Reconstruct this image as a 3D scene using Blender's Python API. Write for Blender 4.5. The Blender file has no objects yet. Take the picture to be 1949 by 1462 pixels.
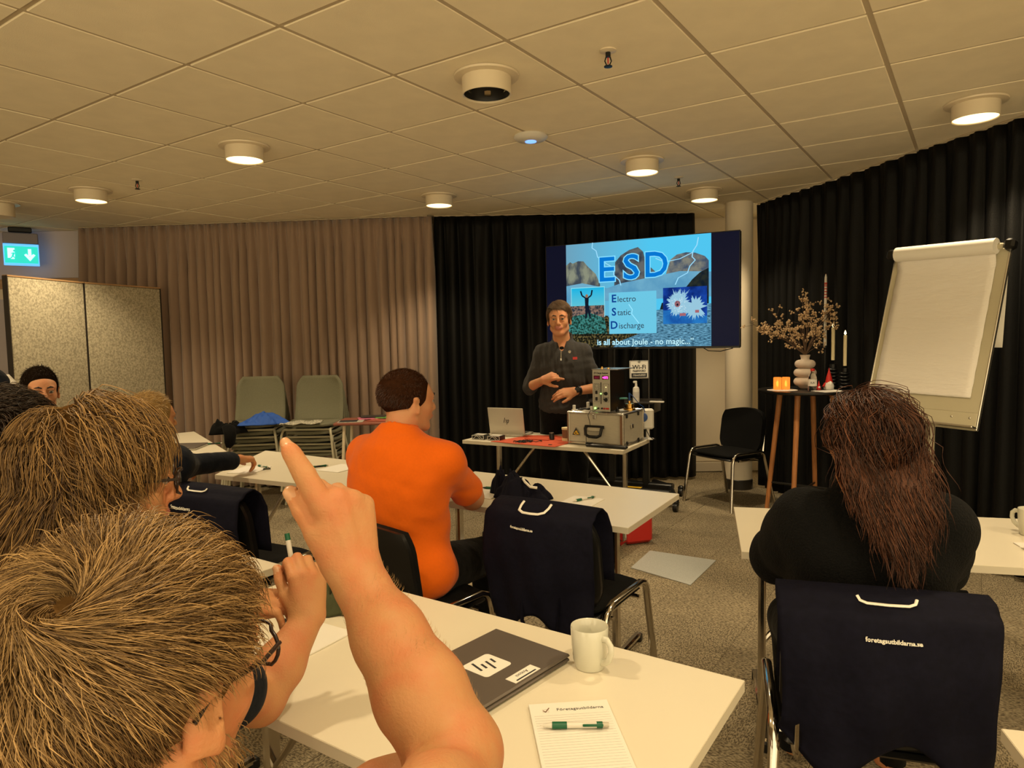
import bpy, math, random
import numpy as np
from mathutils import Vector, Matrix, Euler
SC = bpy.context.scene
COL = SC.collection
random.seed(4); RNG = np.random.default_rng(7)
PI = math.pi

# ------------------------------------------------------------------ camera, world, lights, exposure
CEIL = 2.71
cam_d = bpy.data.cameras.new('camera'); cam = bpy.data.objects.new('camera', cam_d); COL.objects.link(cam)
cam_d.sensor_width = 36.0; cam_d.lens = 1320 / 1949 * 36.0; cam_d.clip_start = 0.02
_p, _r = -0.0685, 0.02
_fw = Vector((0, math.cos(_p), math.sin(_p))); _up0 = Vector((0, -math.sin(_p), math.cos(_p))); _rt0 = Vector((1, 0, 0))
_rt = _rt0 * math.cos(_r) - _up0 * math.sin(_r); _up = _rt0 * math.sin(_r) + _up0 * math.cos(_r)
_m = Matrix((( _rt.x, _up.x, -_fw.x), (_rt.y, _up.y, -_fw.y), (_rt.z, _up.z, -_fw.z))).to_4x4()
_m.translation = Vector((0, 0, 1.5)); cam.matrix_world = _m
SC.camera = cam

w = bpy.data.worlds.new('world'); SC.world = w; w.use_nodes = True
w.node_tree.nodes['Background'].inputs[0].default_value = (1.0, 0.80, 0.47, 1)
w.node_tree.nodes['Background'].inputs[1].default_value = 2.3
SC.view_settings.view_transform = 'Standard'; SC.view_settings.look = 'None'
SC.view_settings.exposure = 0.12; SC.view_settings.gamma = 1.0; SC.view_settings.use_curve_mapping = False

LIT = [(-1.63, 4.39), (-3.27, 5.53), (-0.59, 6.0), (0.94, 4.94), (1.67, 6.0), (2.53, 3.83)]
UNLIT = [(-0.09, 3.31)]
BEHIND = [(-2.67, 2.77), (-1.12, 1.67), (0.43, 0.57), (1.45, 2.2), (3.0, 1.1)]
LAMP = (1.0, 0.79, 0.49)
def lamp(x, y, power, ang=118, z=CEIL - 0.10):
    l = bpy.data.lights.new('downlight_glow', 'SPOT'); l.energy = power; l.color = LAMP
    l.spot_size = math.radians(ang); l.spot_blend = 0.55; l.shadow_soft_size = 0.05
    o = bpy.data.objects.new('downlight_glow', l); COL.objects.link(o); o.location = (x, y, z)
for x, y in LIT: lamp(x, y, 72)
for x, y in BEHIND: lamp(x, y, 56)

# ------------------------------------------------------------------ materials
def mat(name, col, rough=0.6, metal=0.0, noise=0.0, nscale=40.0, bump=0.0, bscale=None, emit=None, estr=1.0, alpha=1.0,
        trans=0.0, sheen=0.0, coat=0.0, stretch=None, spec=0.5, ior=1.45):
    m = bpy.data.materials.new(name); m.use_nodes = True; nt = m.node_tree; b = nt.nodes['Principled BSDF']
    c = tuple(col) + (1,)
    b.inputs['Base Color'].default_value = c; b.inputs['Roughness'].default_value = rough; b.inputs['Metallic'].default_value = metal
    b.inputs['Specular IOR Level'].default_value = spec; b.inputs['IOR'].default_value = ior
    b.inputs['Transmission Weight'].default_value = trans; b.inputs['Alpha'].default_value = alpha
    b.inputs['Sheen Weight'].default_value = sheen; b.inputs['Coat Weight'].default_value = coat
    if emit: b.inputs['Emission Color'].default_value = tuple(emit) + (1,); b.inputs['Emission Strength'].default_value = estr
    if noise or bump:
        tc = nt.nodes.new('ShaderNodeTexCoord'); mp = nt.nodes.new('ShaderNodeMapping'); nt.links.new(tc.outputs['Object'], mp.inputs[0])
        if stretch: mp.inputs['Scale'].default_value = stretch
    if noise:
        n = nt.nodes.new('ShaderNodeTexNoise'); n.inputs['Scale'].default_value = nscale; n.inputs['Detail'].default_value = 4
        nt.links.new(mp.outputs[0], n.inputs['Vector'])
        r = nt.nodes.new('ShaderNodeValToRGB'); nt.links.new(n.outputs[0], r.inputs[0])
        r.color_ramp.elements[0].position = 0.3; r.color_ramp.elements[1].position = 0.7
        r.color_ramp.elements[0].color = tuple(max(0, v * (1 - noise)) for v in col) + (1,)
        r.color_ramp.elements[1].color = tuple(min(1, v * (1 + noise)) for v in col) + (1,)
        nt.links.new(r.outputs[0], b.inputs['Base Color'])
    if bump:
        n2 = nt.nodes.new('ShaderNodeTexNoise'); n2.inputs['Scale'].default_value = bscale or nscale; n2.inputs['Detail'].default_value = 3
        nt.links.new(mp.outputs[0], n2.inputs['Vector'])
        bp = nt.nodes.new('ShaderNodeBump'); bp.inputs['Strength'].default_value = bump; bp.inputs['Distance'].default_value = 0.01
        nt.links.new(n2.outputs[0], bp.inputs['Height']); nt.links.new(bp.outputs[0], b.inputs['Normal'])
    return m
M = {}
M['tile'] = mat('ceiling_tile', (.88, .78, .57), .9, noise=.04, nscale=6, bump=.12, bscale=260)
M['tbar'] = mat('ceiling_grid', (.50, .41, .28), .7)
M['wall'] = mat('wall_paint', (.80, .70, .54), .8, noise=.03, nscale=3)
M['wall_l'] = mat('wall_paint_left', (.56, .50, .50), .8)
M['skirt'] = mat('skirting', (.60, .53, .42), .5)
M['wood'] = mat('oak_trim', (.45, .27, .13), .5, noise=.2, nscale=8, stretch=(.3, 6, 6))
M['white_metal'] = mat('cream_metal', (.72, .62, .45), .4)
M['reflector'] = mat('reflector', (.9, .85, .7), .12, 1.0)
M['lampglow'] = mat('lamp_glow', (1, .9, .7), .5, emit=(1.0, .74, .36), estr=2.6)
M['black_metal'] = mat('black_metal', (.02, .02, .02), .35, .6)
M['black_plastic'] = mat('black_plastic', (.005, .005, .005), .38)
M['chrome'] = mat('chrome', (.62, .58, .52), .13, 1.0)
M['laminate'] = mat('white_laminate', (.74, .68, .54), .33, noise=.015, nscale=3)
M['edge'] = mat('table_edge', (.60, .54, .42), .5)
M['grey_lam'] = mat('underside', (.3, .28, .25), .7)
M['curt_b'] = mat('beige_curtain', (.30, .205, .145), .85, noise=.12, nscale=500, sheen=.3, bump=.25, bscale=220)
M['curt_k'] = mat('black_curtain', (.0032, .0032, .0030), .55, noise=.2, nscale=300, spec=.2, bump=.2, bscale=200)
M['navy'] = mat('navy_cloth', (.0045, .0045, .012), .8, noise=.2, nscale=60, bump=.55, bscale=14, spec=.15)
M['whiteprint'] = mat('white_print', (.80, .77, .68), .6)
M['blackseat'] = mat('black_fabric', (.0035, .0035, .0035), .85, noise=.2, nscale=300, bump=.3, bscale=500, spec=.2)
M['paper'] = mat('paper', (.80, .77, .70), .7)
M['ink'] = mat('ink', (.03, .03, .035), .6)
M['greyprint'] = mat('grey_line_print', (.55, .52, .50), .7)
M['green'] = mat('green_plastic', (.005, .10, .045), .35)
M['greenchair'] = mat('sage_fabric', (.185, .180, .118), .9, noise=.12, nscale=220, bump=.3, bscale=400)
M['creamtube'] = mat('cream_tube', (.50, .47, .34), .35)
M['skinA'] = None
M['felt'] = None
M['red'] = mat('red_plastic', (.5, .02, .015), .4)
M['orange_mat'] = mat('orange_mat', (.55, .085, .035), .6, noise=.05, nscale=10)
M['alu'] = mat('aluminium', (.50, .46, .37), .42, .12, noise=.06, nscale=30, stretch=(1, 1, 12))
M['alu_edge'] = mat('aluminium_edge', (.55, .52, .46), .25, .9)
M['brown_edge'] = mat('brown_edge', (.20, .10, .05), .5)
M['silver'] = mat('silver_laptop', (.52, .48, .40), .35, .25)
M['greylap'] = mat('grey_laptop', (.135, .112, .095), .48, .35, noise=.05, nscale=4)
M['brass'] = mat('brass', (.75, .45, .12), .25, 1.0)
M['ceramic'] = mat('ceramic', (.62, .61, .51), .16, coat=.5)
M['vase'] = mat('vase_ceramic', (.50, .41, .33), .7, bump=.15, bscale=90)
M['glass'] = mat('clear_glass', (.9, .95, .93), .04, trans=1.0, ior=1.3)
M['amber'] = mat('amber_glass', (.75, .30, .05), .12, trans=.6, emit=(1, .4, .06), estr=.35)
M['flame'] = mat('flame', (1, .7, .2), .5, emit=(1.0, .62, .16), estr=5)
M['wax'] = mat('wax', (.70, .60, .36), .5)
M['woodleg'] = mat('wood_leg', (.42, .17, .055), .5, noise=.2, nscale=12, stretch=(5, 5, .5))
M['flower'] = mat('cream_blossom', (.60, .42, .24), .8)
M['twig'] = mat('twig', (.12, .07, .04), .8)
M['yellow'] = mat('yellow', (.75, .45, .03), .5)
M['white'] = mat('white_plastic', (.68, .65, .58), .4)
M['blue'] = mat('blue_cloth', (.02, .09, .42), .7, bump=.4, bscale=30)
M['blueplastic'] = mat('blue_plastic', (.01, .06, .25), .4)
M['magenta'] = mat('magenta', (.5, .06, .16), .5)
M['olive'] = mat('olive_cloth', (.045, .05, .018), .85, bump=.5, bscale=25)
M['grey'] = mat('grey_plastic', (.2, .2, .2), .5)
M['ledpink'] = mat('led_pink', (.3, 0, .1), .5, emit=(1, .06, .45), estr=3)
M['leddark'] = mat('led_dark', (.08, .0, .01), .3)
M['ledgreen'] = mat('led_green', (.2, .8, .1), .5, emit=(.4, 1, .2), estr=2.5)
M['ledblue'] = mat('led_blue', (.2, .3, 1), .5, emit=(.15, .35, 1), estr=1.6)
M['plate'] = mat('floor_plate', (.46, .47, .44), .5, noise=.10, nscale=130)
M['board'] = mat('board_enamel', (.50, .455, .32), .3)
M['dark_wood'] = mat('dark_shelf', (.03, .025, .02), .4)
M['redbrown'] = mat('redbrown_top', (.25, .08, .05), .5)

def felt():
    m = mat('beige_felt', (.36, .32, .235), .95, bump=.4, bscale=240); nt = m.node_tree; b = nt.nodes['Principled BSDF']
    tc = nt.nodes.new('ShaderNodeTexCoord'); n = nt.nodes.new('ShaderNodeTexNoise'); n.inputs['Scale'].default_value = 70; n.inputs['Detail'].default_value = 5
    nt.links.new(tc.outputs['Object'], n.inputs['Vector']); r = nt.nodes.new('ShaderNodeValToRGB'); nt.links.new(n.outputs[0], r.inputs[0])
    r.color_ramp.elements[0].position = .36; r.color_ramp.elements[1].position = .62
    r.color_ramp.elements[0].color = (.33, .29, .20, 1); r.color_ramp.elements[1].color = (.58, .52, .37, 1)
    nt.links.new(r.outputs[0], b.inputs['Base Color']); return m
M['felt'] = felt()
def carpet():
    m = mat('carpet', (.2, .17, .12), .95); nt = m.node_tree; b = nt.nodes['Principled BSDF']
    tc = nt.nodes.new('ShaderNodeTexCoord'); mp = nt.nodes.new('ShaderNodeMapping'); nt.links.new(tc.outputs['Object'], mp.inputs[0])
    mp.inputs['Scale'].default_value = (1.0, .38, 1)
    n = nt.nodes.new('ShaderNodeTexNoise'); n.inputs['Scale'].default_value = 190; n.inputs['Detail'].default_value = 3
    nt.links.new(mp.outputs[0], n.inputs['Vector']); r = nt.nodes.new('ShaderNodeValToRGB'); nt.links.new(n.outputs[0], r.inputs[0])
    r.color_ramp.elements[0].position = .40; r.color_ramp.elements[1].position = .58
    r.color_ramp.elements[0].color = (.15, .115, .068, 1); r.color_ramp.elements[1].color = (.50, .41, .26, 1)
    n3 = nt.nodes.new('ShaderNodeTexNoise'); n3.inputs['Scale'].default_value = 2.2; nt.links.new(tc.outputs['Object'], n3.inputs['Vector'])
    mx = nt.nodes.new('ShaderNodeMix'); mx.data_type = 'RGBA'; mx.blend_type = 'MULTIPLY'; mx.inputs[0].default_value = .5
    nt.links.new(r.outputs[0], mx.inputs[6]); nt.links.new(n3.outputs[0], mx.inputs[7]); nt.links.new(mx.outputs[2], b.inputs['Base Color'])
    bp = nt.nodes.new('ShaderNodeBump'); bp.inputs['Strength'].default_value = .7; bp.inputs['Distance'].default_value = .004
    nt.links.new(n.outputs[0], bp.inputs['Height']); nt.links.new(bp.outputs[0], b.inputs['Normal']); return m
M['carpet'] = carpet()

def skin(name, col, red=.35):
    m = mat(name, col, .58, noise=.0, spec=.35); nt = m.node_tree; b = nt.nodes['Principled BSDF']
    b.inputs['Subsurface Weight'].default_value = .12; b.inputs['Subsurface Radius'].default_value = (.012, .005, .003); b.inputs['Subsurface Scale'].default_value = 1
    tc = nt.nodes.new('ShaderNodeTexCoord'); n = nt.nodes.new('ShaderNodeTexNoise'); n.inputs['Scale'].default_value = 22; n.inputs['Detail'].default_value = 5
    nt.links.new(tc.outputs['Object'], n.inputs['Vector']); r = nt.nodes.new('ShaderNodeValToRGB'); nt.links.new(n.outputs[0], r.inputs[0])
    r.color_ramp.elements[0].position = .38; r.color_ramp.elements[1].position = .66
    r.color_ramp.elements[0].color = tuple(col) + (1,); r.color_ramp.elements[1].color = (col[0] * 1.02, col[1] * (1 - red), col[2] * (1 - red), 1)
    nt.links.new(r.outputs[0], b.inputs['Base Color'])
    n2 = nt.nodes.new('ShaderNodeTexNoise'); n2.inputs['Scale'].default_value = 260; nt.links.new(tc.outputs['Object'], n2.inputs['Vector'])
    bp = nt.nodes.new('ShaderNodeBump'); bp.inputs['Strength'].default_value = .4; bp.inputs['Distance'].default_value = .002
    nt.links.new(n2.outputs[0], bp.inputs['Height']); nt.links.new(bp.outputs[0], b.inputs['Normal']); return m
M['skin'] = skin('skin', (.50, .245, .105), .20)
M['skin_tan'] = skin('skin_tan', (.54, .265, .13), .15)
M['skin_dark'] = skin('skin_shade', (.48, .24, .12), .15)
M['skin_lip'] = mat('lips', (.45, .16, .12), .45)
M['nail'] = mat('nail', (.56, .30, .16), .35)
M['eyewhite'] = mat('eye_white', (.34, .29, .24), .3)
M['iris'] = mat('iris', (.03, .025, .02), .2)

def hairmat(name, dark, light):
    m = mat(name, dark, .42, spec=.4); nt = m.node_tree; b = nt.nodes['Principled BSDF']
    b.inputs['Anisotropic'].default_value = .0; a = nt.nodes.new('ShaderNodeAttribute'); a.attribute_name = 'tint'; r = nt.nodes.new('ShaderNodeValToRGB'); nt.links.new(a.outputs['Fac'], r.inputs[0])
    r.color_ramp.elements[0].color = tuple(dark) + (1,); r.color_ramp.elements[1].color = tuple(light) + (1,)
    nt.links.new(r.outputs[0], b.inputs['Base Color']); return m
M['hair_sand'] = hairmat('sandy_hair', (.060, .029, .010), (.50, .31, .125))
M['hair_gold'] = hairmat('golden_hair', (.045, .020, .007), (.42, .245, .085))
M['hair_brown'] = hairmat('brown_hair', (.020, .007, .004), (.15, .052, .022))
M['hair_dark'] = hairmat('dark_hair', (.010, .006, .004), (.045, .025, .014))
M['hair_auburn'] = hairmat('auburn_hair', (.022, .009, .005), (.095, .036, .018))
M['hair_grey'] = hairmat('grey_brown_hair', (.06, .035, .022), (.26, .17, .10))
def cloth(name, col, bs=24, b=.5, sheen=.05, noise=.1): return mat(name, col, .85, noise=noise, nscale=120, bump=b, bscale=bs, sheen=sheen, spec=.15)
M['orange'] = cloth('orange_tshirt', (.72, .125, .004), 11, .55, .1, .03)
M['greyknit'] = cloth('charcoal_sweater', (.042, .040, .039), 20, .5)
M['blackcloth'] = cloth('black_cloth', (.003, .003, .003), 25, .5)
M['blackknit'] = cloth('black_knit', (.003, .003, .003), 180, .6, .02)
M['navycloth'] = cloth('navy_shirt', (.004, .006, .012), 18, .6, .05)
M['fleece'] = cloth('grey_fleece', (.30, .27, .21), 90, .7, .3)
M['white_tee'] = cloth('white_tshirt', (.55, .5, .42), 30, .3)

for k_, c_ in (('sand', (.13, .07, .025)), ('gold', (.09, .045, .014)), ('brown', (.022, .008, .004)), ('dark', (.008, .005, .003)), ('auburn', (.030, .012, .006)), ('grey', (.10, .06, .035)), ('blond', (.26, .16, .06))):
    M['base_' + k_] = mat('hair_base_' + k_, c_, 1.0, spec=.0, noise=.3, nscale=60)
M['hair_blond'] = hairmat('blond_hair', (.25, .15, .055), (.62, .44, .20))
# ------------------------------------------------------------------ mesh helpers
def V(*a): return np.array(a, float)
def nrm(v): v = np.asarray(v, float); return v / (np.linalg.norm(v) + 1e-12)
class MB:
    def __init__(s): s.v = []; s.f = []; s.m = []; s.mi = 0
    def add(s, vs, fs):
        o = len(s.v); s.v += [tuple(map(float, p)) for p in vs]; s.f += [tuple(i + o for i in f) for f in fs]; s.m += [s.mi] * len(fs); return s
    def box(s, c, d, R=None, bev=0.0):
        c = V(*c); hx, hy, hz = [x / 2 for x in d]; R = np.eye(3) if R is None else R
        if bev <= 0:
            P = [V(x, y, z) for z in (-hz, hz) for x, y in ((-hx, -hy), (hx, -hy), (hx, hy), (-hx, hy))]
            F = [(3, 2, 1, 0), (4, 5, 6, 7), (0, 1, 5, 4), (1, 2, 6, 5), (2, 3, 7, 6), (3, 0, 4, 7)]
            return s.add([c + R @ p for p in P], F)
        b = min(bev, hx * .99, hy * .99, hz * .99); P = []
        for z, i in ((-hz, b), (-hz + b, 0), (hz - b, 0), (hz, b)):
            x0, y0 = hx - i, hy - i; k = b if i == 0 else b * .4
            P += [V(-x0 + k, -y0, z), V(x0 - k, -y0, z), V(x0, -y0 + k, z), V(x0, y0 - k, z), V(x0 - k, y0, z), V(-x0 + k, y0, z), V(-x0, y0 - k, z), V(-x0, -y0 + k, z)]
        F = [tuple(range(7, -1, -1)), tuple(range(24, 32))]
        for r in range(3):
            for i in range(8): j = (i + 1) % 8; F.append((r * 8 + i, r * 8 + j, r * 8 + 8 + j, r * 8 + 8 + i))
        return s.add([c + R @ p for p in P], F)
    def tube(s, pts, r, n=8, cap=True, sq=1.0):
        pts = [V(*p) for p in pts]; rs = r if hasattr(r, '__len__') else [r] * len(pts)
        t0 = nrm(pts[1] - pts[0]); a = V(0, 0, 1) if abs(t0[2]) < .9 else V(1, 0, 0); u = nrm(np.cross(t0, a)); P = []; F = []
        for i, p in enumerate(pts):
            t = nrm((pts[min(i + 1, len(pts) - 1)] - pts[i]) + (pts[i] - pts[max(i - 1, 0)])) if len(pts) > 2 else t0
            u = nrm(u - t * np.dot(u, t)); w_ = np.cross(t, u)
            for k in range(n):
                an = 2 * PI * k / n; P.append(p + rs[i] * (math.cos(an) * u + sq * math.sin(an) * w_))
        for i in range(len(pts) - 1):
            for k in range(n): j = (k + 1) % n; F.append((i * n + k, i * n + j, i * n + n + j, i * n + n + k))
        if cap: F.append(tuple(range(n - 1, -1, -1))); F.append(tuple(range(len(P) - n, len(P))))
        return s.add(P, F)
    def lathe(s, prof, c=(0, 0, 0), n=24, closed=False, R=None, cap=True):
        P = []; F = []; c = V(*c); R = np.eye(3) if R is None else R
        for r, z in prof:
            for k in range(n): an = 2 * PI * k / n; P.append(c + R @ V(r * math.cos(an), r * math.sin(an), z))
        m = len(prof)
        for i in range(m - 1 + (1 if closed else 0)):
            for k in range(n): j = (k + 1) % n; a = (i % m) * n; b = ((i + 1) % m) * n; F.append((a + k, a + j, b + j, b + k))
        if not closed and cap:
            if prof[0][0] > 1e-5: F.append(tuple(range(n - 1, -1, -1)))
            if prof[-1][0] > 1e-5: F.append(tuple(range((m - 1) * n, m * n)))
        return s.add(P, F)
    def prism(s, poly, z0, z1):
        n = len(poly); a = sum(poly[i][0] * poly[(i + 1) % n][1] - poly[(i + 1) % n][0] * poly[i][1] for i in range(n))
        if a < 0: poly = poly[::-1]
        P = [(x, y, z0) for x, y in poly] + [(x, y, z1) for x, y in poly]
        return s.add(P, [tuple(range(n - 1, -1, -1)), tuple(range(n, 2 * n))] + [(i, (i + 1) % n, n + (i + 1) % n, n + i) for i in range(n)])
    def grid(s, fn, nu, nv):
        P = [fn(i / nu, j / nv) for j in range(nv + 1) for i in range(nu + 1)]; w_ = nu + 1
        return s.add(P, [(j * w_ + i, j * w_ + i + 1, (j + 1) * w_ + i + 1, (j + 1) * w_ + i) for j in range(nv) for i in range(nu)])
    def blob(s, c, r, seed=0, amp=.15, R=None, nu=14, nv=9):
        rg = random.Random(seed); ph = [rg.uniform(0, 6) for _ in range(6)]; c = V(*c); R = np.eye(3) if R is None else R; prof = []
        P = []
        for j in range(nv + 1):
            th = PI * j / nv
            for i in range(nu):
                a = 2 * PI * i / nu; q = 1 + amp * (math.sin(3 * a + ph[0] + 2 * th) * math.sin(th * 2 + ph[1]) + .6 * math.sin(5 * a + ph[2]) * math.sin(3 * th + ph[3]))
                P.append(c + R @ V(r[0] * q * math.sin(th) * math.cos(a), r[1] * q * math.sin(th) * math.sin(a), -r[2] * math.cos(th) * (1 + .3 * (q - 1))))
        F = [(j * nu + i, j * nu + (i + 1) % nu, (j + 1) * nu + (i + 1) % nu, (j + 1) * nu + i) for j in range(nv) for i in range(nu)]
        return s.add(P, F)
def obj(name, mb, m, parent=None, loc=(0, 0, 0), rz=0.0, smooth=35, solid=0.0, world=False, sub=0):
    me = bpy.data.meshes.new(name); me.from_pydata(mb.v, [], mb.f)
    for x in (m if isinstance(m, (list, tuple)) else [m]): me.materials.append(x)
    if isinstance(m, (list, tuple)): me.polygons.foreach_set('material_index', mb.m)
    me.validate(clean_customdata=False)
    if smooth: me.shade_smooth(); me.set_sharp_from_angle(angle=math.radians(smooth))
    o = bpy.data.objects.new(name, me); COL.objects.link(o); o.location = loc; o.rotation_euler = (0, 0, rz)
    if parent is not None:
        o.parent = parent
        if world: o.location = -Vector(parent.location)
    if solid: md = o.modifiers.new('solid', 'SOLIDIFY'); md.thickness = solid; md.offset = 0
    if sub: md = o.modifiers.new('sub', 'SUBSURF'); md.levels = sub; md.render_levels = sub
    return o
def thing(name, label, cat, loc=(0, 0, 0), rz=0.0, group=None):
    o = bpy.data.objects.new(name, None); COL.objects.link(o); o.location = loc; o.rotation_euler = (0, 0, rz); o.empty_display_size = .1
    return tag(o, label, cat, group)
def tag(o, label, cat, group=None, kind=None):
    if label: o['label'] = label
    if cat: o['category'] = cat
    if group: o['group'] = group
    if kind: o['kind'] = kind
    return o
def struct(name, mb, m, **k): o = obj(name, mb, m, **k); o['kind'] = 'structure'; return o
def dup(root, loc, rz, label=None, group=None):
    r = root.copy(); COL.objects.link(r); r.location = loc; r.rotation_euler = (0, 0, rz)
    if label: r['label'] = label
    if group: r['group'] = group
    for ch in list(root.children):
        c = ch.copy(); COL.objects.link(c); c.parent = r
        for g in ch.children: d = g.copy(); COL.objects.link(d); d.parent = c
    return r
def text(name, body, size, m, parent, loc, rot, ext=.0006, align='CENTER', bold=0.0, shear=0.0, sx=1.0):
    cu = bpy.data.curves.new(name, 'FONT'); cu.body = body; cu.size = size; cu.align_x = align; cu.align_y = 'CENTER'; cu.extrude = ext; cu.offset = bold; cu.shear = shear
    cu.resolution_u = 3
    t = bpy.data.objects.new(name, cu); COL.objects.link(t)
    bpy.context.view_layer.update()
    me = bpy.data.meshes.new_from_object(t); bpy.data.objects.remove(t); me.materials.clear(); me.materials.append(m)
    if sx != 1.0: me.transform(Matrix.Diagonal((sx, 1, 1, 1)))
    o = bpy.data.objects.new(name, me); COL.objects.link(o); o.parent = parent; o.location = loc
    if isinstance(rot, Matrix): o.rotation_euler = rot.to_euler()
    else: o.rotation_euler = rot
    return o
def rotz(a): c, s_ = math.cos(a), math.sin(a); return np.array([[c, -s_, 0], [s_, c, 0], [0, 0, 1]])
def rotx(a): c, s_ = math.cos(a), math.sin(a); return np.array([[1, 0, 0], [0, c, -s_], [0, s_, c]])
def roty(a): c, s_ = math.cos(a), math.sin(a); return np.array([[c, 0, s_], [0, 1, 0], [-s_, 0, c]])

# ------------------------------------------------------------------ room shell
AX = -0.5922
U = V(math.cos(AX), math.sin(AX), 0); W_ = V(-math.sin(AX), math.cos(AX), 0)
floor = struct('floor', MB().box((-1, 3.2, -.03), (11.6, 9.4, .045)), M['carpet'], smooth=0)
tm = MB().box((0, 0, 0), (.4985, .4985, .012), bev=.0015)
n = 0
first = None
for i in range(-14, 16):
    for j in range(-14, 20):
        c = V(.1, 3.2, 0) + U * i * .5 + W_ * j * .5
        if not (0.6 < c[1] < 7.2 and -4.6 < c[0] < 3.1): continue
        if abs(c[0]) > .62 * c[1] + .7: continue
        if c[1] < 1.6 and c[0] < .2: continue
        n += 1
        if n > 295: continue
        if first is None:
            first = obj('carpet_tile', tm, M['carpet'], floor, smooth=0); o = first
        else: o = bpy.data.objects.new('carpet_tile', first.data); COL.objects.link(o); o.parent = floor
        o.location = (c[0], c[1], -.006 + .0006 * ((i * 7 + j * 3) % 3)); o.rotation_euler = (0, 0, AX + (PI / 2 if (i + j) % 2 else 0) + (PI if (i * j) % 3 == 0 else 0))
ceil = struct('ceiling', MB().box((-1, 3.2, CEIL + .10), (11.6, 9.4, .04)), M['tile'], smooth=0)
T = .6304; G0 = V(-1.3253, 2.969, 0) * 1.0507
tm = MB(); hw = (T - .020) / 2
tm.add([(-hw, -hw, .02), (hw, -hw, .02), (hw, hw, .02), (-hw, hw, .02), (-hw, -hw, .003), (hw, -hw, .003), (hw, hw, .003), (-hw, hw, .003)] +
       [(-hw + .003, -hw + .003, 0), (hw - .003, -hw + .003, 0), (hw - .003, hw - .003, 0), (-hw + .003, hw - .003, 0)],
       [(0, 1, 2, 3), (0, 4, 5, 1), (1, 5, 6, 2), (2, 6, 7, 3), (3, 7, 4, 0), (4, 8, 9, 5), (5, 9, 10, 6), (6, 10, 11, 7), (7, 11, 8, 4), (8, 11, 10, 9)])
first = None; gridm = MB()
I0, I1, J0, J1 = -9, 11, -6, 12
for i in range(I0, I1):
    for j in range(J0, J1):
        c = G0 + U * (i + .5) * T + W_ * (j + .5) * T
        if not (-.9 < c[1] < 8.0 and -6.2 < c[0] < 4.4): continue
        if first is None: first = obj('ceiling_tile', tm, M['tile'], ceil, smooth=0); o = first
        else: o = bpy.data.objects.new('ceiling_tile', first.data); COL.objects.link(o); o.parent = ceil
        o.location = (c[0], c[1], CEIL + .001 * ((i * 5 + j * 3) % 3 - 1)); o.rotation_euler = (0, 0, AX)
R = rotz(AX)
def clipseg(a, b):
    pts = [a + (b - a) * t for t in np.linspace(0, 1, 60)]; pts = [p for p in pts if -1.4 < p[1] < 7.85 and -6.7 < p[0] < 4.7]
    return (pts[0], pts[-1]) if len(pts) > 1 else None
for i in range(I0, I1 + 1):
    s_ = clipseg(G0 + U * i * T + W_ * J0 * T, G0 + U * i * T + W_ * J1 * T)
    if s_ is not None: a, b = s_; L = np.linalg.norm(b - a); obj('grid_rail', MB().box((0, 0, 0), (.024, L, .01)), M['tbar'], ceil, loc=tuple((a + b) / 2 + V(0, 0, CEIL + .0085)), rz=AX, smooth=0)
for j in range(J0, J1 + 1):
    s_ = clipseg(G0 + U * I0 * T + W_ * j * T, G0 + U * I1 * T + W_ * j * T)
    if s_ is not None: a, b = s_; L = np.linalg.norm(b - a); obj('grid_rail', MB().box((0, 0, 0), (L, .024, .01)), M['tbar'], ceil, loc=tuple((a + b) / 2 + V(0, 0, CEIL + .0105)), rz=AX, smooth=0)
struct('wall_back', MB().box((-1.9, 7.5, 1.4), (9.8, .1, 2.9)), [M['wall']], smooth=0)
struct('wall_right', MB().box((4.3, 3.2, 1.4), (.1, 9.4, 2.9)), M['wall'], smooth=0)
struct('wall_left', MB().box((-6.75, 3.2, 1.4), (.1, 9.4, 2.9)), M['wall_l'], smooth=0)
bb = struct('baseboard_back', MB().box((1.9, 7.43, .05), (1.9, .03, .1), bev=.004), M['skirt'], smooth=0)
obj('wall_panel', MB().box((1.98, 7.443, 1.4), (.64, .014, 2.58), bev=.003), M['wall'], bb, smooth=0)
obj('wall_panel', MB().box((2.63, 7.443, 1.4), (.64, .014, 2.58), bev=.003), M['wall'], bb, smooth=0)
struct('trim_1', MB().box((-5.3, 7.42, 2.16), (2.4, .06, .10), bev=.004), M['wood'], smooth=0)
struct('wall_back_left', MB().box((-5.25, 7.44, 1.0), (2.5, .02, 2.0)), M['wall_l'], smooth=0)
struct('wall_back_left_upper', MB().box((-5.25, 7.44, 2.46), (2.5, .02, .49)), M['wall_l'], smooth=0)
pil = MB().lathe([(.125, 0), (.125, CEIL)], (2.17, 6.62, 0), 40)
pl = struct('pillar', pil, M['wall']); pl['label'] = 'round beige pillar between the screen and the right black curtain'
obj('pillar_base', MB().lathe([(.131, 0), (.131, .09), (.126, .095)], (2.17, 6.62, 0), 40), M['dark_wood'], pl)

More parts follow.
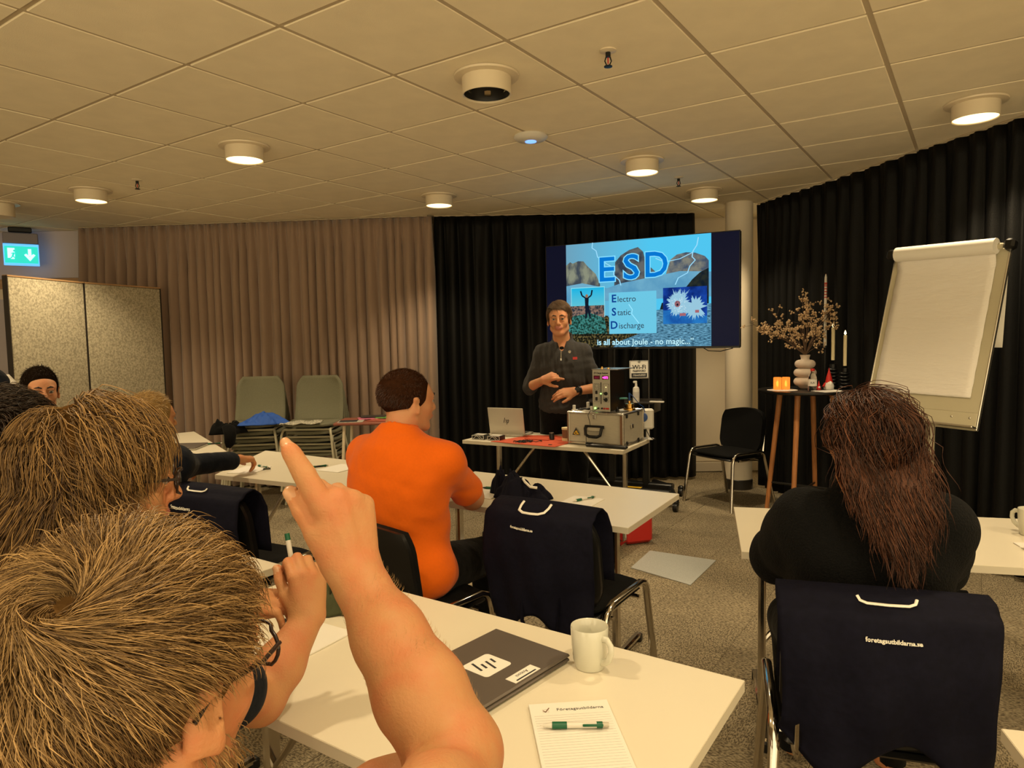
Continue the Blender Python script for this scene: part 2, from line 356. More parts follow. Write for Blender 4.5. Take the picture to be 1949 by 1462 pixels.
# ------------------------------------------------------------------ curtains
def curtain(name, label, pts, z0, z1, m, fold, amp, seed, group=None, top=.35):
    rg = np.random.default_rng(seed); pts = [V(*p, 0) for p in pts]; seg = [np.linalg.norm(pts[i + 1] - pts[i]) for i in range(len(pts) - 1)]; L = sum(seg)
    nu = int(L / fold * 12); nv = 26; P = []
    # smooth path by Catmull-like sampling
    ss = np.linspace(0, L, nu + 1); cum = np.concatenate([[0], np.cumsum(seg)])
    X = np.interp(ss, cum, [p[0] for p in pts]); Y = np.interp(ss, cum, [p[1] for p in pts])
    for _ in range(60 if len(pts) > 2 else 0):
        X[1:-1] = (X[:-2] + X[2:]) / 2; Y[1:-1] = (Y[:-2] + Y[2:]) / 2
    tx, ty = np.gradient(X), np.gradient(Y); q = np.hypot(tx, ty); nx, ny = -ty / q, tx / q
    nk = int(L / fold) + 3; fr = np.cumsum(rg.uniform(.6, 1.4, nk)); fr = fr / fr[-1] * nk; ph = np.interp(ss / L * (nk - 1), np.arange(nk), fr)
    a1 = np.interp(ss, np.linspace(0, L, nk), rg.uniform(.5, 1.3, nk)); drift = np.interp(ss, np.linspace(0, L, nk), rg.uniform(-1, 1, nk))
    for j in range(nv + 1):
        t = j / nv; z = z1 + (z0 - z1) * t; tt = min(1, t * 5)
        am = amp * (top + (1 - top) * tt) * a1; w2 = 2 * PI * ph + drift * t * 1.4
        w_ = np.sin(w2) + .35 * np.sin(2 * w2 + 1.3) * tt + .25 * np.sin(.37 * w2 + 3 * t)
        pl_ = .25 * amp * np.sin(4 * PI * ph) * (1 - tt)
        lat = amp * .5 * np.cos(w2) * tt
        d = am * w_ + pl_
        for i in range(nu + 1): P.append((X[i] + nx[i] * d[i] + tx[i] / q[i] * lat[i], Y[i] + ny[i] * d[i] + ty[i] / q[i] * lat[i], z))
    mb = MB(); w1 = nu + 1; mb.add(P, [(j * w1 + i, j * w1 + i + 1, (j + 1) * w1 + i + 1, (j + 1) * w1 + i) for j in range(nv) for i in range(nu)])
    c = obj(name, mb, m, smooth=180, solid=.004); tag(c, label, 'curtain', group)
    rl = MB().tube([(X[i], Y[i], z1 + .008) for i in range(0, nu + 1, 6)], .006, 6); obj('rail', rl, M['tbar'], c)
    return c
curtain('curtain', 'beige pleated curtain covering the wall behind the stacked green chairs', [(-4.42, 7.22), (-2.9, 7.10), (-.76, 6.93)], .02, CEIL - .016, M['curt_b'], .105, .042, 3)
curtain('curtain', 'black curtain hanging behind the presenter and his screen', [(-.74, 6.95), (.5, 6.98), (1.86, 7.04)], .03, CEIL - .016, M['curt_k'], .15, .035, 5, top=.5)
curtain('curtain', 'long black curtain curving along the right wall behind the flip chart', [(2.36, 6.66), (2.42, 6.3), (2.60, 5.65), (2.79, 4.73), (2.97, 4.03), (3.16, 3.3), (3.45, 2.2)], .03, CEIL - .016, M['curt_k'], .15, .035, 8, top=.5)

# ------------------------------------------------------------------ ceiling fittings
def downlight(x, y, lit, label):
    t = thing('ceiling_downlight', label, 'ceiling light', (x, y, CEIL), 0, 'round cream downlights on the ceiling')
    obj('flange', MB().lathe([(.105, -.001), (.152, -.001), (.150, -.010), (.118, -.013)], n=40), M['white_metal'], t)
    obj('housing', MB().lathe([(.108, 0), (.114, -.004), (.114, -.088), (.111, -.090), (.107, -.086), (.107, -.002)], n=40, closed=True), M['white_metal'], t)
    r = obj('reflector', MB().lathe([(.1065, -.082), (.098, -.06), (.075, -.03), (.05, -.012), (0.0005, -.012)], n=40, cap=False), M['reflector'] if lit else M['black_metal'], t)
    if lit:
        obj('lamp_disc', MB().lathe([(.0005, -.074), (.070, -.076), (.1045, -.0845), (.105, -.078), (.0005, -.068)], n=32), M['lampglow'], t)
    else:
        for k in range(5): obj('reflector_fin', MB().box((.085 * math.cos(k * 1.25 + .3), .085 * math.sin(k * 1.25 + .3), -.045), (.006, .03, .04), R=rotz(k * 1.25 + .3)), M['reflector'], t)
    return t
lbl = ['lit downlight left of centre, next nearest to the unlit one', 'leftmost lit round downlight near the beige curtain', 'lit round downlight above the meeting of beige and black curtains',
       'lit round downlight above and left of the screen, near the access point', 'small lit downlight just in front of the pillar', 'lit downlight close to the right black curtain, largest on that side']
for (x, y), l in zip(LIT, lbl): downlight(x, y, True, l)
for x, y in UNLIT: downlight(x, y, False, 'unlit round downlight with a dark interior')
def sprinkler(x, y, label):
    t = thing('sprinkler', label, 'sprinkler', (x, y, CEIL), 0, 'ceiling sprinklers')
    obj('escutcheon', MB().lathe([(.036, 0), (.036, -.004), (.018, -.009), (.0005, -.009)], n=20), M['white_metal'], t)
    b = MB().tube([(0, 0, -.009), (0, 0, -.028)], .011, 10)
    for sx in (-1, 1): b.tube([(sx * .008, 0, -.026), (sx * .014, 0, -.045), (sx * .006, 0, -.062)], .003, 6)
    obj('sprinkler_frame', b, M['black_metal'], t)
    obj('bulb', MB().tube([(0, 0, -.03), (0, 0, -.056)], .003, 6), M['red'], t)
    d = MB().lathe([(.004, -.06), (.018, -.066), (.018, -.069), (.0005, -.070)], n=16); obj('deflector', d, M['black_metal'], t)
sprinkler(.438, 3.05, 'sprinkler head nearest the viewer, above the screen'); sprinkler(-2.74, 5.22, 'sprinkler head over the left side by the beige curtain'); sprinkler(1.33, 5.5, 'sprinkler head between two lit downlights near the pillar')
ap = thing('wifi_access_point', 'white disc access point with a blue light on the ceiling', 'access point', (.143, 4.29, CEIL))
obj('disc_body', MB().lathe([(.0005, 0), (.10, 0), (.104, -.012), (.09, -.026), (.05, -.034), (.0005, -.036)], n=36), M['white'], ap)
obj('status_light', MB().lathe([(.0005, -.035), (.034, -.035), (.034, -.0385), (.0005, -.039)], n=20), M['ledblue'], ap)
pr = thing('ceiling_spotlight', 'partly cut off downlight at the left edge of the ceiling', 'ceiling light', (-4.3, 5.95, CEIL))
obj('flange', MB().lathe([(.0005, 0), (.15, 0), (.15, -.01), (.11, -.014)], n=30), M['white_metal'], pr); obj('housing', MB().lathe([(.11, -.01), (.11, -.115), (.105, -.118), (.0005, -.09)], n=30), M['white_metal'], pr)

# exit sign
ex = thing('exit_sign', 'glowing green and white emergency exit sign under the ceiling', 'sign', (-4.98, 7.16, CEIL - .28), .62)
obj('ceiling_mount', MB().box((0, 0, .25), (.20, .06, .05), bev=.008), M['black_plastic'], ex)
obj('sign_housing', MB().box((0, 0, .165), (.30, .05, .11), bev=.008), mat('sign_grey', (.25, .22, .25), .5), ex)
M['exitg'] = mat('exit_green', (.02, .5, .4), .5, emit=(.02, .62, .50), estr=1.0); M['exitw'] = mat('exit_white', (.8, 1, 1), .5, emit=(.55, .95, 1.0), estr=1.0); M['exitb'] = mat('exit_rim', (.2, .6, 1), .4, emit=(.10, .45, 1.0), estr=1.0)
obj('sign_panel', MB().box((0, 0, .0), (.30, .014, .22), bev=.003), M['exitb'], ex); obj('sign_face', MB().box((0, -.009, .0), (.28, .004, .17)), M['exitg'], ex)
def flat(polys, y, th=.003):
    mb = MB()
    for p in polys:
        n_ = len(p); a = sum(p[i][0] * p[(i + 1) % n_][1] - p[(i + 1) % n_][0] * p[i][1] for i in range(n_))
        if a < 0: p = p[::-1]
        mb.add([(x, y, z) for x, z in p] + [(x, y + th, z) for x, z in p], [tuple(range(n_)), tuple(range(2 * n_ - 1, n_ - 1, -1))] + [(i, n_ + i, n_ + (i + 1) % n_, (i + 1) % n_) for i in range(n_)])
    return mb
def stroke(pts, w):
    a = V(*pts[0]); b = V(*pts[1]); d = nrm(b - a); n_ = V(-d[1], d[0]) * w / 2; return [tuple(a - n_), tuple(b - n_), tuple(b + n_), tuple(a + n_)]
obj('arrow', flat([stroke([(.07, .06), (.07, -.01)], .028), [(.022, -.0), (.07, -.062), (.118, 0), (.10, .012), (.07, -.018), (.04, .012)]], -.0145), M['exitw'], ex)
obj('door_panel', flat([[(-.115, -.045), (-.055, -.045), (-.055, .065), (-.115, .065)]], -.0125, .001), M['exitw'], ex)
run = flat([stroke([(-.062, .02), (-.074, -.018)], .016), stroke([(-.074, -.018), (-.052, -.032)], .01), stroke([(-.052, -.032), (-.058, -.06)], .01), stroke([(-.074, -.018), (-.092, -.04)], .01), stroke([(-.092, -.04), (-.118, -.042)], .01), stroke([(-.062, .018), (-.04, .004)], .008), stroke([(-.064, .018), (-.086, .008)], .008)], -.0155)
run.mi = 0; obj('running_figure', run, M['exitg'] , ex); obj('figure_head', flat([[(-.058 + .011 * math.cos(a), .038 + .011 * math.sin(a)) for a in np.linspace(0, 2 * PI, 10)[:-1]]], -.0155), M['exitg'], ex)
# ------------------------------------------------------------------ tables
def table(label, poly, zt, ends, group='white folding tables', depth_dir=None, name='folding_table', brace=True):
    """poly: 4 xy corners NL, NR, FR, FL. ends: list of (fraction along the length, inset direction)"""
    P = [V(*p, 0) for p in poly]; c = sum(P) / 4; t = thing(name, label, 'table', (c[0], c[1], 0), 0, group)
    Q = [tuple((p - c)[:2]) for p in P]
    obj('tabletop', MB().prism(Q, zt - .024, zt), M['laminate'], t, smooth=0)
    rim = MB()
    for i in range(4):
        a, b = V(*Q[i], 0), V(*Q[(i + 1) % 4], 0); d = nrm(b - a); n_ = V(d[1], -d[0], 0)
        if np.dot(n_, (a + b) / 2) < 0: n_ = -n_
        o_ = n_ * .0015
        rim.add([tuple(a + V(0, 0, zt - .025) + s_) for s_ in (o_ * 0, o_)] + [tuple(b + V(0, 0, zt - .025) + s_) for s_ in (o_, o_ * 0)] + [tuple(a + V(0, 0, zt - .001) + s_) for s_ in (o_ * 0, o_)] + [tuple(b + V(0, 0, zt - .001) + s_) for s_ in (o_, o_ * 0)],
                [(0, 1, 2, 3), (4, 5, 6, 7), (0, 1, 5, 4), (1, 2, 6, 5), (2, 3, 7, 6), (3, 0, 4, 7)])
    obj('edge_band', rim, M['edge'], t, smooth=0)
    NL, NR, FR, FL = [p - c for p in P]
    for f, sgn in ends:
        a = NL + (NR - NL) * f; b = FL + (FR - FL) * f; dd = nrm(b - a); L = np.linalg.norm(b - a); mid = (a + b) / 2; inw = nrm(NL - NR) * sgn
        r = rotz(math.atan2(dd[1], dd[0]))
        lg = MB().box(mid + V(0, 0, (zt - .024) / 2 + .02), (.05, .028, zt - .064), R=r, bev=.008); l = obj('leg', lg, M['chrome'], t)
        obj('foot_bar', MB().box(mid + V(0, 0, .033), (L * .86, .032, .028), R=r, bev=.008), M['chrome'], l)
        for s_ in (-1, 1): obj('foot_cap', MB().box(mid + dd * L * .42 * s_ + V(0, 0, .02), (.035, .036, .04), R=r, bev=.006), M['black_plastic'], l)
        obj('top_bracket', MB().box(mid + V(0, 0, zt - .035), (L * .7, .035, .02), R=r, bev=.004), M['chrome'], l)
        if brace: obj('brace', MB().tube([mid + V(0, 0, .30) + inw * .015, mid + V(0, 0, zt - .03) + inw * .34], .011, 8), M['chrome'], t)
    return t
zt = .74
def rect(nr, u, w_, L): # nr near right corner; u unit to the left ; w_ unit away
    nr = V(*nr, 0); return [tuple((nr + u * L)[:2]), tuple(nr[:2]), tuple((nr + w_)[:2]), tuple((nr + u * L + w_)[:2])]
uA = nrm(V(-.835, .55, 0)); nA = nrm(V(.51, .86, 0))
table('white folding table with the navy bag and a pen, second row', [(-.555, 3.335), (.444, 2.68), (.78, 3.243), (-.22, 3.895)], zt, [(.84, 1), (.1, -1)])
uG = nrm(V(-.825, .566, 0)); nG = nrm(V(.55, .835, 0))
g1 = [tuple((V(.494, 1.467, 0) + uG * 1.40 - nG * .653)[:2]), tuple((V(.494, 1.467, 0) - nG * .653)[:2]), (.494, 1.467), tuple((V(.494, 1.467, 0) + uG * 1.40)[:2])]
table('nearest white folding table, with the mug and grey laptop on it', g1, zt, [(.88, 1), (.12, -1)])
fF = V(-.80, 2.316, 0)
table('white table left of the nearest one, mostly hidden by heads', [tuple((fF + uG * 1.3 - nG * .653)[:2]), tuple((fF - nG * .653)[:2]), tuple(fF[:2]), tuple((fF + uG * 1.3)[:2])], zt, [(.9, 1), (.1, -1)])
table('white table in front of the man in the dark quilted sleeve', [(-1.72, 3.95), (-.69, 3.42), (-.47, 3.96), (-1.73, 4.80)], zt, [(.9, 1), (.1, -1)])
table('far left white table with a closed silver laptop', [(-2.72, 4.62 - .15), (-2.09, 4.66), (-2.0, 4.80), (-2.73, 5.93)], zt, []) if False else \
table('far left white table with a closed silver laptop', [(-2.55, 4.44), (-2.0, 4.80), (-2.74, 5.92), (-3.12, 5.55)], zt, [(.85, 1), (.15, -1)], brace=False)
table('white table in front of the long haired woman', [(.785, 2.358), (2.25, 1.968), (2.42, 2.585), (.956, 2.975)], zt, [(.06, -1), (.94, 1)])
table('white table cut off at the bottom right corner', [(.77, .72), (1.9, .42), (2.05, .97), (.915, 1.265)], zt, [(.1, -1), (.9, 1)])
table("presenter's white folding table carrying the metal case", [(-.38, 5.17), (.724, 4.55), (.998, 5.04), (-.105, 5.66)], .73, [(.12, -1), (.93, 1)])

# ------------------------------------------------------------------ black visitor chairs
def visitor_chair(label, loc, rz, group='black padded visitor chairs'):
    t = thing('visitor_chair', label, 'chair', loc, rz, group)
    s = MB(); s.box((0, .0, .455), (.46, .43, .055), bev=.025); obj('seat', s, M['blackseat'], t, sub=1)
    obj('seat_shell', MB().box((0, 0, .425), (.44, .41, .02), bev=.01), M['black_plastic'], t)
    def back(u, v, off, ex_=0):
        x = (u - .5) * (.45 + ex_); z = .475 + v * .32; cz = abs(v - .5) * 2; cx = abs(u - .5) * 2
        lim = 1 - .14 * max(0, cz - .55) ** 1.5 * 3; x *= lim
        return (x, -.235 - .05 * v + .05 * (cx ** 2) + off, z + .03 * (1 - cx ** 2) * (1 if v > .5 else -.35))
    def panel(o0, o1, e):
        mb = MB(); n1 = 16; n2 = 12; w1 = n1 + 1
        A = [back(i / n1, j / n2, o0, e) for j in range(n2 + 1) for i in range(n1 + 1)]; B = [back(i / n1, j / n2, o1, e) for j in range(n2 + 1) for i in range(n1 + 1)]
        N = len(A); F = []
        for j in range(n2):
            for i in range(n1): a = j * w1 + i; F.append((a, a + w1, a + w1 + 1, a + 1)); F.append((N + a, N + a + 1, N + a + w1 + 1, N + a + w1))
        ring = [i for i in range(w1)] + [j * w1 + n1 for j in range(1, n2 + 1)] + [n2 * w1 + i for i in range(n1 - 1, -1, -1)] + [j * w1 for j in range(n2 - 1, 0, -1)]
        for k in range(len(ring)): a, b = ring[k], ring[(k + 1) % len(ring)]; F.append((a, b, N + b, N + a))
        return mb.add(A + B, F)
    b = obj('backrest', panel(.012, .038, 0), M['blackseat'], t, smooth=60); obj('back_shell', panel(-.004, .0115, .012), M['black_plastic'], b, smooth=60)
    for s_ in (-1, 1):
        x = .245 * s_; r = .0125
        obj('leg', MB().tube([(x * 1.10, .25, .0), (x, .205, .40), (x, .195, .44), (x, .175, .463), (x, .14, .475), (x, 0, .476)], r, 10, sq=1.25), M['chrome'], t, smooth=60)
        obj('leg', MB().tube([(x * 1.08, -.30, .0), (x, -.20, .40), (x, -.185, .445), (x, -.16, .466), (x, -.13, .475), (x, 0, .476)], r, 10, sq=1.25), M['chrome'], t, smooth=60)
        obj('back_support', MB().tube([(.19 * s_, .05, .41), (.19 * s_, -.19, .40), (.19 * s_, -.232, .415), (.19 * s_, -.25, .46), (.19 * s_, -.262, .60)], [.011] * 5, 8, sq=1.6), M['chrome'], t, smooth=60)
    obj('crossbar', MB().tube([(-.245, .13, .415), (.245, .13, .415)], .009, 8), M['chrome'], t); obj('crossbar', MB().tube([(-.245, -.12, .41), (.245, -.12, .41)], .009, 8), M['chrome'], t)
    return t
fa = lambda fx, fy: math.atan2(-fx, fy)       # heading whose +y points along (fx, fy)
ch0 = visitor_chair('black chair with the printed navy bag draped over it, in the second row', (.235, 2.83, 0), fa(.55, .835))
dup(ch0, (-.42, 2.76, 0), fa(.62, .78), 'black chair in which the man in orange sits')
dup(ch0, (.965, 1.88, 0), fa(.295, .956), 'black chair in which the long haired woman sits')
dup(ch0, (1.87, 6.02, 0), fa(-.75, -.45), 'empty black chair standing by the pillar and bar table')
dup(ch0, (-1.27, 3.28, 0), fa(.46, .89), 'black chair with a navy bag at the table left of the man in orange')

def draped_bag(label, loc, rz, lettering, w_=.50, drop=.36, seed=1, strap=False, front=.25, lsz=.0185, lx=.03, lz=.815):
    t = thing('navy_bag', label, 'bag', loc, rz, 'navy cloth bags draped over chair backs'); rg = random.Random(seed); ph = [rg.uniform(0, 6) for _ in range(8)]
    prof = [(-.155 + .0, .845 - front), (-.165, .80), (-.19, .862), (-.225, .890), (-.275, .882), (-.315, .845), (-.325, .74), (-.318, .65), (-.300, .56), (-.285, .845 - drop)]
    S = np.linspace(0, 1, len(prof)); py = [p[0] for p in prof]; pz = [p[1] - .04 for p in prof]
    def fn(u, v):
        y = np.interp(v, S, py); z = np.interp(v, S, pz); cx = abs(u - .5) * 2; k = max(0, (v - .45)) / .55
        x = (u - .5) * w_ * (1 + .03 * math.sin(9 * v + ph[0]))
        wr = .012 * math.sin(11 * u + 7 * v + ph[1] + math.sin(6 * v)) * k + .007 * math.sin(23 * u - 9 * v + ph[2]) * k + .004 * math.sin(31 * v + 6 * u + ph[3]) * k
        z2 = z + .012 * math.sin(4 * u + ph[4]) * k + .018 * (1 - cx ** 2) * (1 if v < .8 else -3.0 * (v - .8)) - .05 * k * max(0, (v - .85)) * 6 * math.sin(3 * PI * u + ph[5])
        return (x, y - wr + .05 * cx ** 2 - (.012 if v > .5 else 0), z2)
    c = obj('bag_cloth', MB().grid(fn, 40, 44), M['navy'], t, smooth=180, solid=.006)
    SS = np.array([fn(u, v) for u in np.linspace(.05, .95, 60) for v in np.linspace(.40, .95, 80)])
    def ysurf(x, z):
        q = SS[np.abs(SS[:, 0] - x) < .012]; q = q[q[:, 1] < -.26]; return q[np.argmin(np.abs(q[:, 2] - z)), 1]
    bw = .062; bp = [fn(.5 + ux / w_, v) for ux, v in ((-bw, .42), (-bw, .47), (-bw * .9, .505), (-bw * .55, .525), (0, .528), (bw * .55, .525), (bw * .9, .505), (bw, .47), (bw, .42))]
    if not strap: bp = [fn(.5 + ux / w_, v) for ux, v in ((-bw, .45), (-bw * .92, .475), (-bw * .7, .487), (0, .490), (bw * .7, .487), (bw * .92, .475), (bw, .45))]
    obj('reflective_band', MB().tube([(x, y - .006, z + .004) for x, y, z in bp], .0055 if strap else .0042, 6, sq=.8), M['whiteprint'], t, smooth=60)
    tx = text('lettering', lettering, lsz, M['whiteprint'], t, (0, 0, 0), (0, 0, 0), bold=.0004)
    for v_ in tx.data.vertices:
        x, z, e_ = v_.co.x + lx, v_.co.y + lz, v_.co.z; v_.co = (x, ysurf(x, z) - .0052 - e_, z)
    if strap:
        obj('strap', MB().tube([(-.05, -.30, .50), (-.04, -.33, .42), (-.01, -.335, .365), (.05, -.325, .335), (.085, -.31, .34), (.095, -.30, .38), (.10, -.29, .46), (.10, -.28, .53)], .015, 8, sq=.25), M['navy'], t, smooth=60)
    return t
draped_bag('navy bag with white lettering over the empty second row chair', (.235, 2.83, 0), fa(.55, .835), 'foretagsutbildarna.se', .47, .40, 3, True, lsz=.0130, lx=-.035, lz=.775)
draped_bag('navy bag with white lettering behind the long haired woman', (.965, 1.88, 0), fa(.295, .956), 'foretagsutbildarna.se', .475, .34, 5, lsz=.0142, lx=.005, lz=.778)
draped_bag('navy bag with white lettering on the chair left of the man in orange', (-1.27, 3.28, 0), fa(.46, .89), 'foretagsutbildarna', .48, .36, 7, lz=.775, lx=-.06)

# ------------------------------------------------------------------ stacked green chairs
def green_chair(loc, rz, label, group, full=True):
    t = thing('stacking_chair', label, 'chair', loc, rz, group)
    def shell(u, v):
        x = (u - .5) * 2; w_ = .215 + .015 * math.sin(PI * v)
        if v < .5:
            k = v / .5; y = .22 - .42 * k; z = .455 - .015 * math.sin(PI * k) + .010 * x * x; cr_ = 1 - .20 * max(0, .2 - k) ** 1.2 * 4
        else:
            k = (v - .5) / .5; y = -.20 - .04 * math.sin(min(1, k * 2) * PI / 2) - .05 * k; z = .445 + .43 * k; cr_ = 1 - .9 * max(0, k - .78) ** 1.6 * 3.2
        if v < .5: pass
        return (x * w_ * cr_, y + (.04 * x * x if v >= .5 else .04 * x * x * v * 2), z)
    sm = MB().grid(lambda u, v: shell(u, v * .5), 12, 10); bm_ = MB().grid(lambda u, v: shell(u, .5 + v * .5), 12, 14)
    obj('seat', sm, M['greenchair'], t, smooth=180, solid=.030); obj('backrest', bm_, M['greenchair'], t, smooth=180, solid=.022)
    for s_ in (-1, 1):
        x = .215 * s_
        obj('leg', MB().tube([(x * 1.22, .24, 0), (x * 1.03, .205, .37), (x * .99, .19, .405), (x * .95, .15, .42), (x * .9, 0, .42)], .0115, 8), M['creamtube'], t, smooth=60)
        obj('leg', MB().tube([(x * 1.25, -.27, 0), (x * 1.03, -.20, .37), (x * .99, -.18, .405), (x * .95, -.14, .42), (x * .9, 0, .42)], .0115, 8), M['creamtube'], t, smooth=60)
    obj('front_rail', MB().tube([(-.21, .17, .415), (.21, .17, .415)], .0105, 8), M['creamtube'], t)
    return t
gc = None
for si, (x, y, rz, g, w1) in enumerate([(-2.37, 6.35, PI + .10, 'left stack of sage green chairs', 'left'), (-1.83, 6.32, PI - .03, 'right stack of sage green chairs', 'right')]):
    for k in range(5):
        r_ = rotz(rz) @ V(0, -.045 * (4 - k) * -1, 0); p = (x + .0 - r_[0], y - r_[1], .073 * k)
        lab = ['bottom chair', 'second chair from the bottom', 'middle chair', 'second chair from the top', 'top chair'][k] + ' of the %s stack of sage green chairs' % w1
        gc = green_chair(p, rz, lab, g) if gc is None else gc
        if si or k: dup(gc, p, rz, lab, g)
def crumple(name, label, cat, c, size, m, seed, R=None, lumps=4, rz=0, world=True):
    """soft heap of cloth: a folded sheet mesh"""
    rg = random.Random(seed); ph = [rg.uniform(0, 6.28) for _ in range(12)]; mb = MB()
    def fn(u, v):
        x = (u - .5) * 2; y = (v - .5) * 2; r = max(abs(x), abs(y)); e = max(0, 1 - r ** 3)
        ang = math.atan2(y, x); rim = 1 + .16 * math.sin(3 * ang + ph[0]) + .10 * math.sin(5 * ang + ph[1]) + .05 * math.sin(9 * ang + ph[2])
        h = .55 + .30 * math.sin(3.1 * x + ph[3] + 1.5 * y) + .25 * abs(math.sin(4.5 * y + ph[4] + 2 * x)) + .18 * abs(math.sin(8 * x - 5 * y + ph[5])) + .08 * math.sin(17 * x + 9 * y + ph[6])
        q = math.hypot(x, y) / max(r, 1e-6) if r > 0 else 1
        return (size[0] / 2 * x / q * rim, size[1] / 2 * y / q * rim, size[2] * h * e * .8 + .002)
    mb.grid(fn, 44, 44); z0 = len(mb.v)
    o = obj(name, mb, m, None, loc=c, rz=rz, smooth=180, solid=.004)
    if cat: tag(o, label, cat)
    return o
crumple('blue_jacket', 'blue jacket heaped on the left stack of green chairs', 'jacket', (-2.24, 6.17, .765), (.42, .28, .10), M['blue'], 4)
crumple('black_jacket', 'black jacket spilling off the left stack of green chairs', 'jacket', (-2.52, 6.06, .70), (.30, .22, .15), M['blackcloth'], 8)
jk = bpy.data.objects['black_jacket']
obj('sleeve', MB().tube([(.02, -.02, .06), (.06, -.09, .06), (.08, -.115, .0), (.075, -.12, -.07), (.06, -.12, -.11)], [.05, .055, .05, .045, .02], 12, sq=.5), M['blackcloth'], jk, smooth=80)
# patterned scarf on right stack
sc_ = obj('mesh_cover', MB().grid(lambda u, v: ((u - .5) * .34, (v - .5) * .24, .012 + .006 * math.sin(14 * u + 9 * v)), 30, 20), mat('mesh_print', (.42, .40, .32), .6, noise=.9, nscale=60), loc=(-1.88, 6.15, .76), rz=.1, solid=.006, smooth=180)
tag(sc_, 'patterned grey cover lying on the right stack of green chairs', 'cover')

# small side table with magazines
t = thing('side_table', 'small red brown side table with magazines beside the stacked chairs', 'table', (-1.22, 5.95, 0))
obj('tabletop', MB().box((0, 0, .795), (.56, .40, .022), bev=.006), M['redbrown'], t)
for sx in (-1, 1):
    for sy in (-1, 1): obj('leg', MB().tube([(sx * .20, sy * .14, .79), (sx * .24, sy * .17, 0)], .014, 8), M['white_metal'], t)
mg = [(-.15, -.11, 0, .10, 'newsprint', (.45, .42, .36), 'magazine with dark print at the left front of the side table'), (.10, -.06, 0, -.2, 'redpage', (.42, .10, .07), 'red magazine at the front of the side table'),
      (-.02, .06, .005, .3, 'pinkpage', (.60, .16, .25), 'pink magazine in the middle of the side table'), (.14, .07, .010, -.1, 'greenpage', (.15, .40, .08), 'green magazine at the back of the side table'), (.0, .12, .015, .05, 'blackpage', (.03, .03, .03), 'black magazine on top at the back of the side table')]
for x, y, z, r_, nm, cl, lb in mg:
    o = obj('magazine', MB().box((0, 0, .0), (.21, .15, .005), bev=.001), mat(nm, cl, .35, noise=.3, nscale=30), None, loc=(-1.22 + x, 5.95 + y, .8095 + z), rz=r_, smooth=0); tag(o, lb, 'magazine', None, None); o['group'] = 'magazines on the side table'
    if nm == 'newsprint':
        for k in range(6): obj('print_line', MB().box((-.02, -.055 + k * .022, .0032), (.15, .012, .0012)), M['ink'], o, smooth=0)

# ------------------------------------------------------------------ room dividers and board
dv = [V(-3.88, 5.37, 0), V(-3.75, 6.13, 0), V(-3.48, 6.93, 0)]
dl = ['left beige felt room divider panel behind the dark haired man', 'right beige felt room divider panel next to the beige curtain']
for k in range(2):
    a, b = dv[k], dv[k + 1]; d = b - a; L = np.linalg.norm(d); an = math.atan2(d[1], d[0]); c = (a + b) / 2
    t = thing('room_divider', dl[k], 'room divider', (c[0], c[1], 0), an, 'beige felt room dividers')
    obj('felt_panel', MB().box((0, 0, 1.10), (L - .012, .04, 1.88), bev=.01), M['felt'], t)
    obj('edge_frame', MB().box((-L / 2 + .004, 0, 1.10), (.006, .044, 1.89)).box((L / 2 - .004, 0, 1.10), (.006, .044, 1.89)), M['dark_wood'], t, smooth=0)
    obj('top_trim', MB().box((0, 0, 2.045), (L - .01, .044, .012)), M['wood'], t, smooth=0)
    for s_ in (-1, 1): obj('foot', MB().box((s_ * (L / 2 - .08), 0, .015), (.05, .36, .03), bev=.006).box((s_ * (L / 2 - .08), 0, .1), (.03, .03, .16)), M['black_metal'], t)

# ------------------------------------------------------------------ television on its stand
tv0, tv1 = V(.333, 6.46, 0), V(1.865, 5.66, 0); dW = tv1 - tv0; TW = np.linalg.norm(dW); ta = math.atan2(dW[1], dW[0]); tc = (tv0 + tv1) / 2; ZC = (1.372 + 2.322) / 2; TH = .95
tv = thing('wall_screen', 'large flat screen on a wheeled stand showing the ESD slide', 'television', (tc[0], tc[1], 0), ta)
obj('screen_housing', MB().box((0, .035, ZC), (TW, .05, TH), bev=.006), M['black_plastic'], tv)
obj('bezel', MB().box((0, .006, ZC - TH / 2 + .006), (TW, .012, .016)).box((0, .006, ZC + TH / 2 - .003), (TW, .012, .006)).box((-TW / 2 + .003, .006, ZC), (.006, .012, TH)).box((TW / 2 - .003, .006, ZC), (.006, .012, TH)), M['black_metal'], tv, smooth=0)
dk = mat('screen_off_area', (.004, .005, .015), .3, spec=.08, emit=(.002, .003, .013), estr=1.0)
obj('display_panel', MB().box((0, .006, ZC + .004), (TW - .01, .008, TH - .022)), dk, tv, smooth=0)
obj('badge', MB().box((0, -.002, ZC - TH / 2 + .006), (.03, .002, .006)), M['grey'], tv, smooth=0)
obj('mount', MB().box((0, .09, ZC), (.5, .07, .4), bev=.01), M['black_metal'], tv)
stand = thing('screen_stand', 'black wheeled stand carrying the large screen', 'stand', (tc[0] - .05, tc[1] + .18, 0), ta)
for sx in (-.16, .16): obj('post', MB().box((sx, 0, .95), (.06, .05, 1.75), bev=.008), M['black_metal'], stand)
obj('shelf', MB().box((.0, -.16, .915), (.62, .34, .02), bev=.006), M['dark_wood'], stand); obj('shelf_bracket', MB().box((.27, -.05, .86), (.02, .2, .09)), M['black_metal'], stand)
for sx in (-1, 1): obj('base_arm', MB().tube([(sx * .16, .25, .12), (sx * .36, .05, .13), (sx * .50, -.30, .10)], .03, 8), M['black_metal'], stand, smooth=60)
obj('base_beam', MB().box((0, .02, .14), (.8, .09, .05), bev=.01).box((0, -.18, .13), (.86, .06, .04), bev=.01), M['black_metal'], stand)
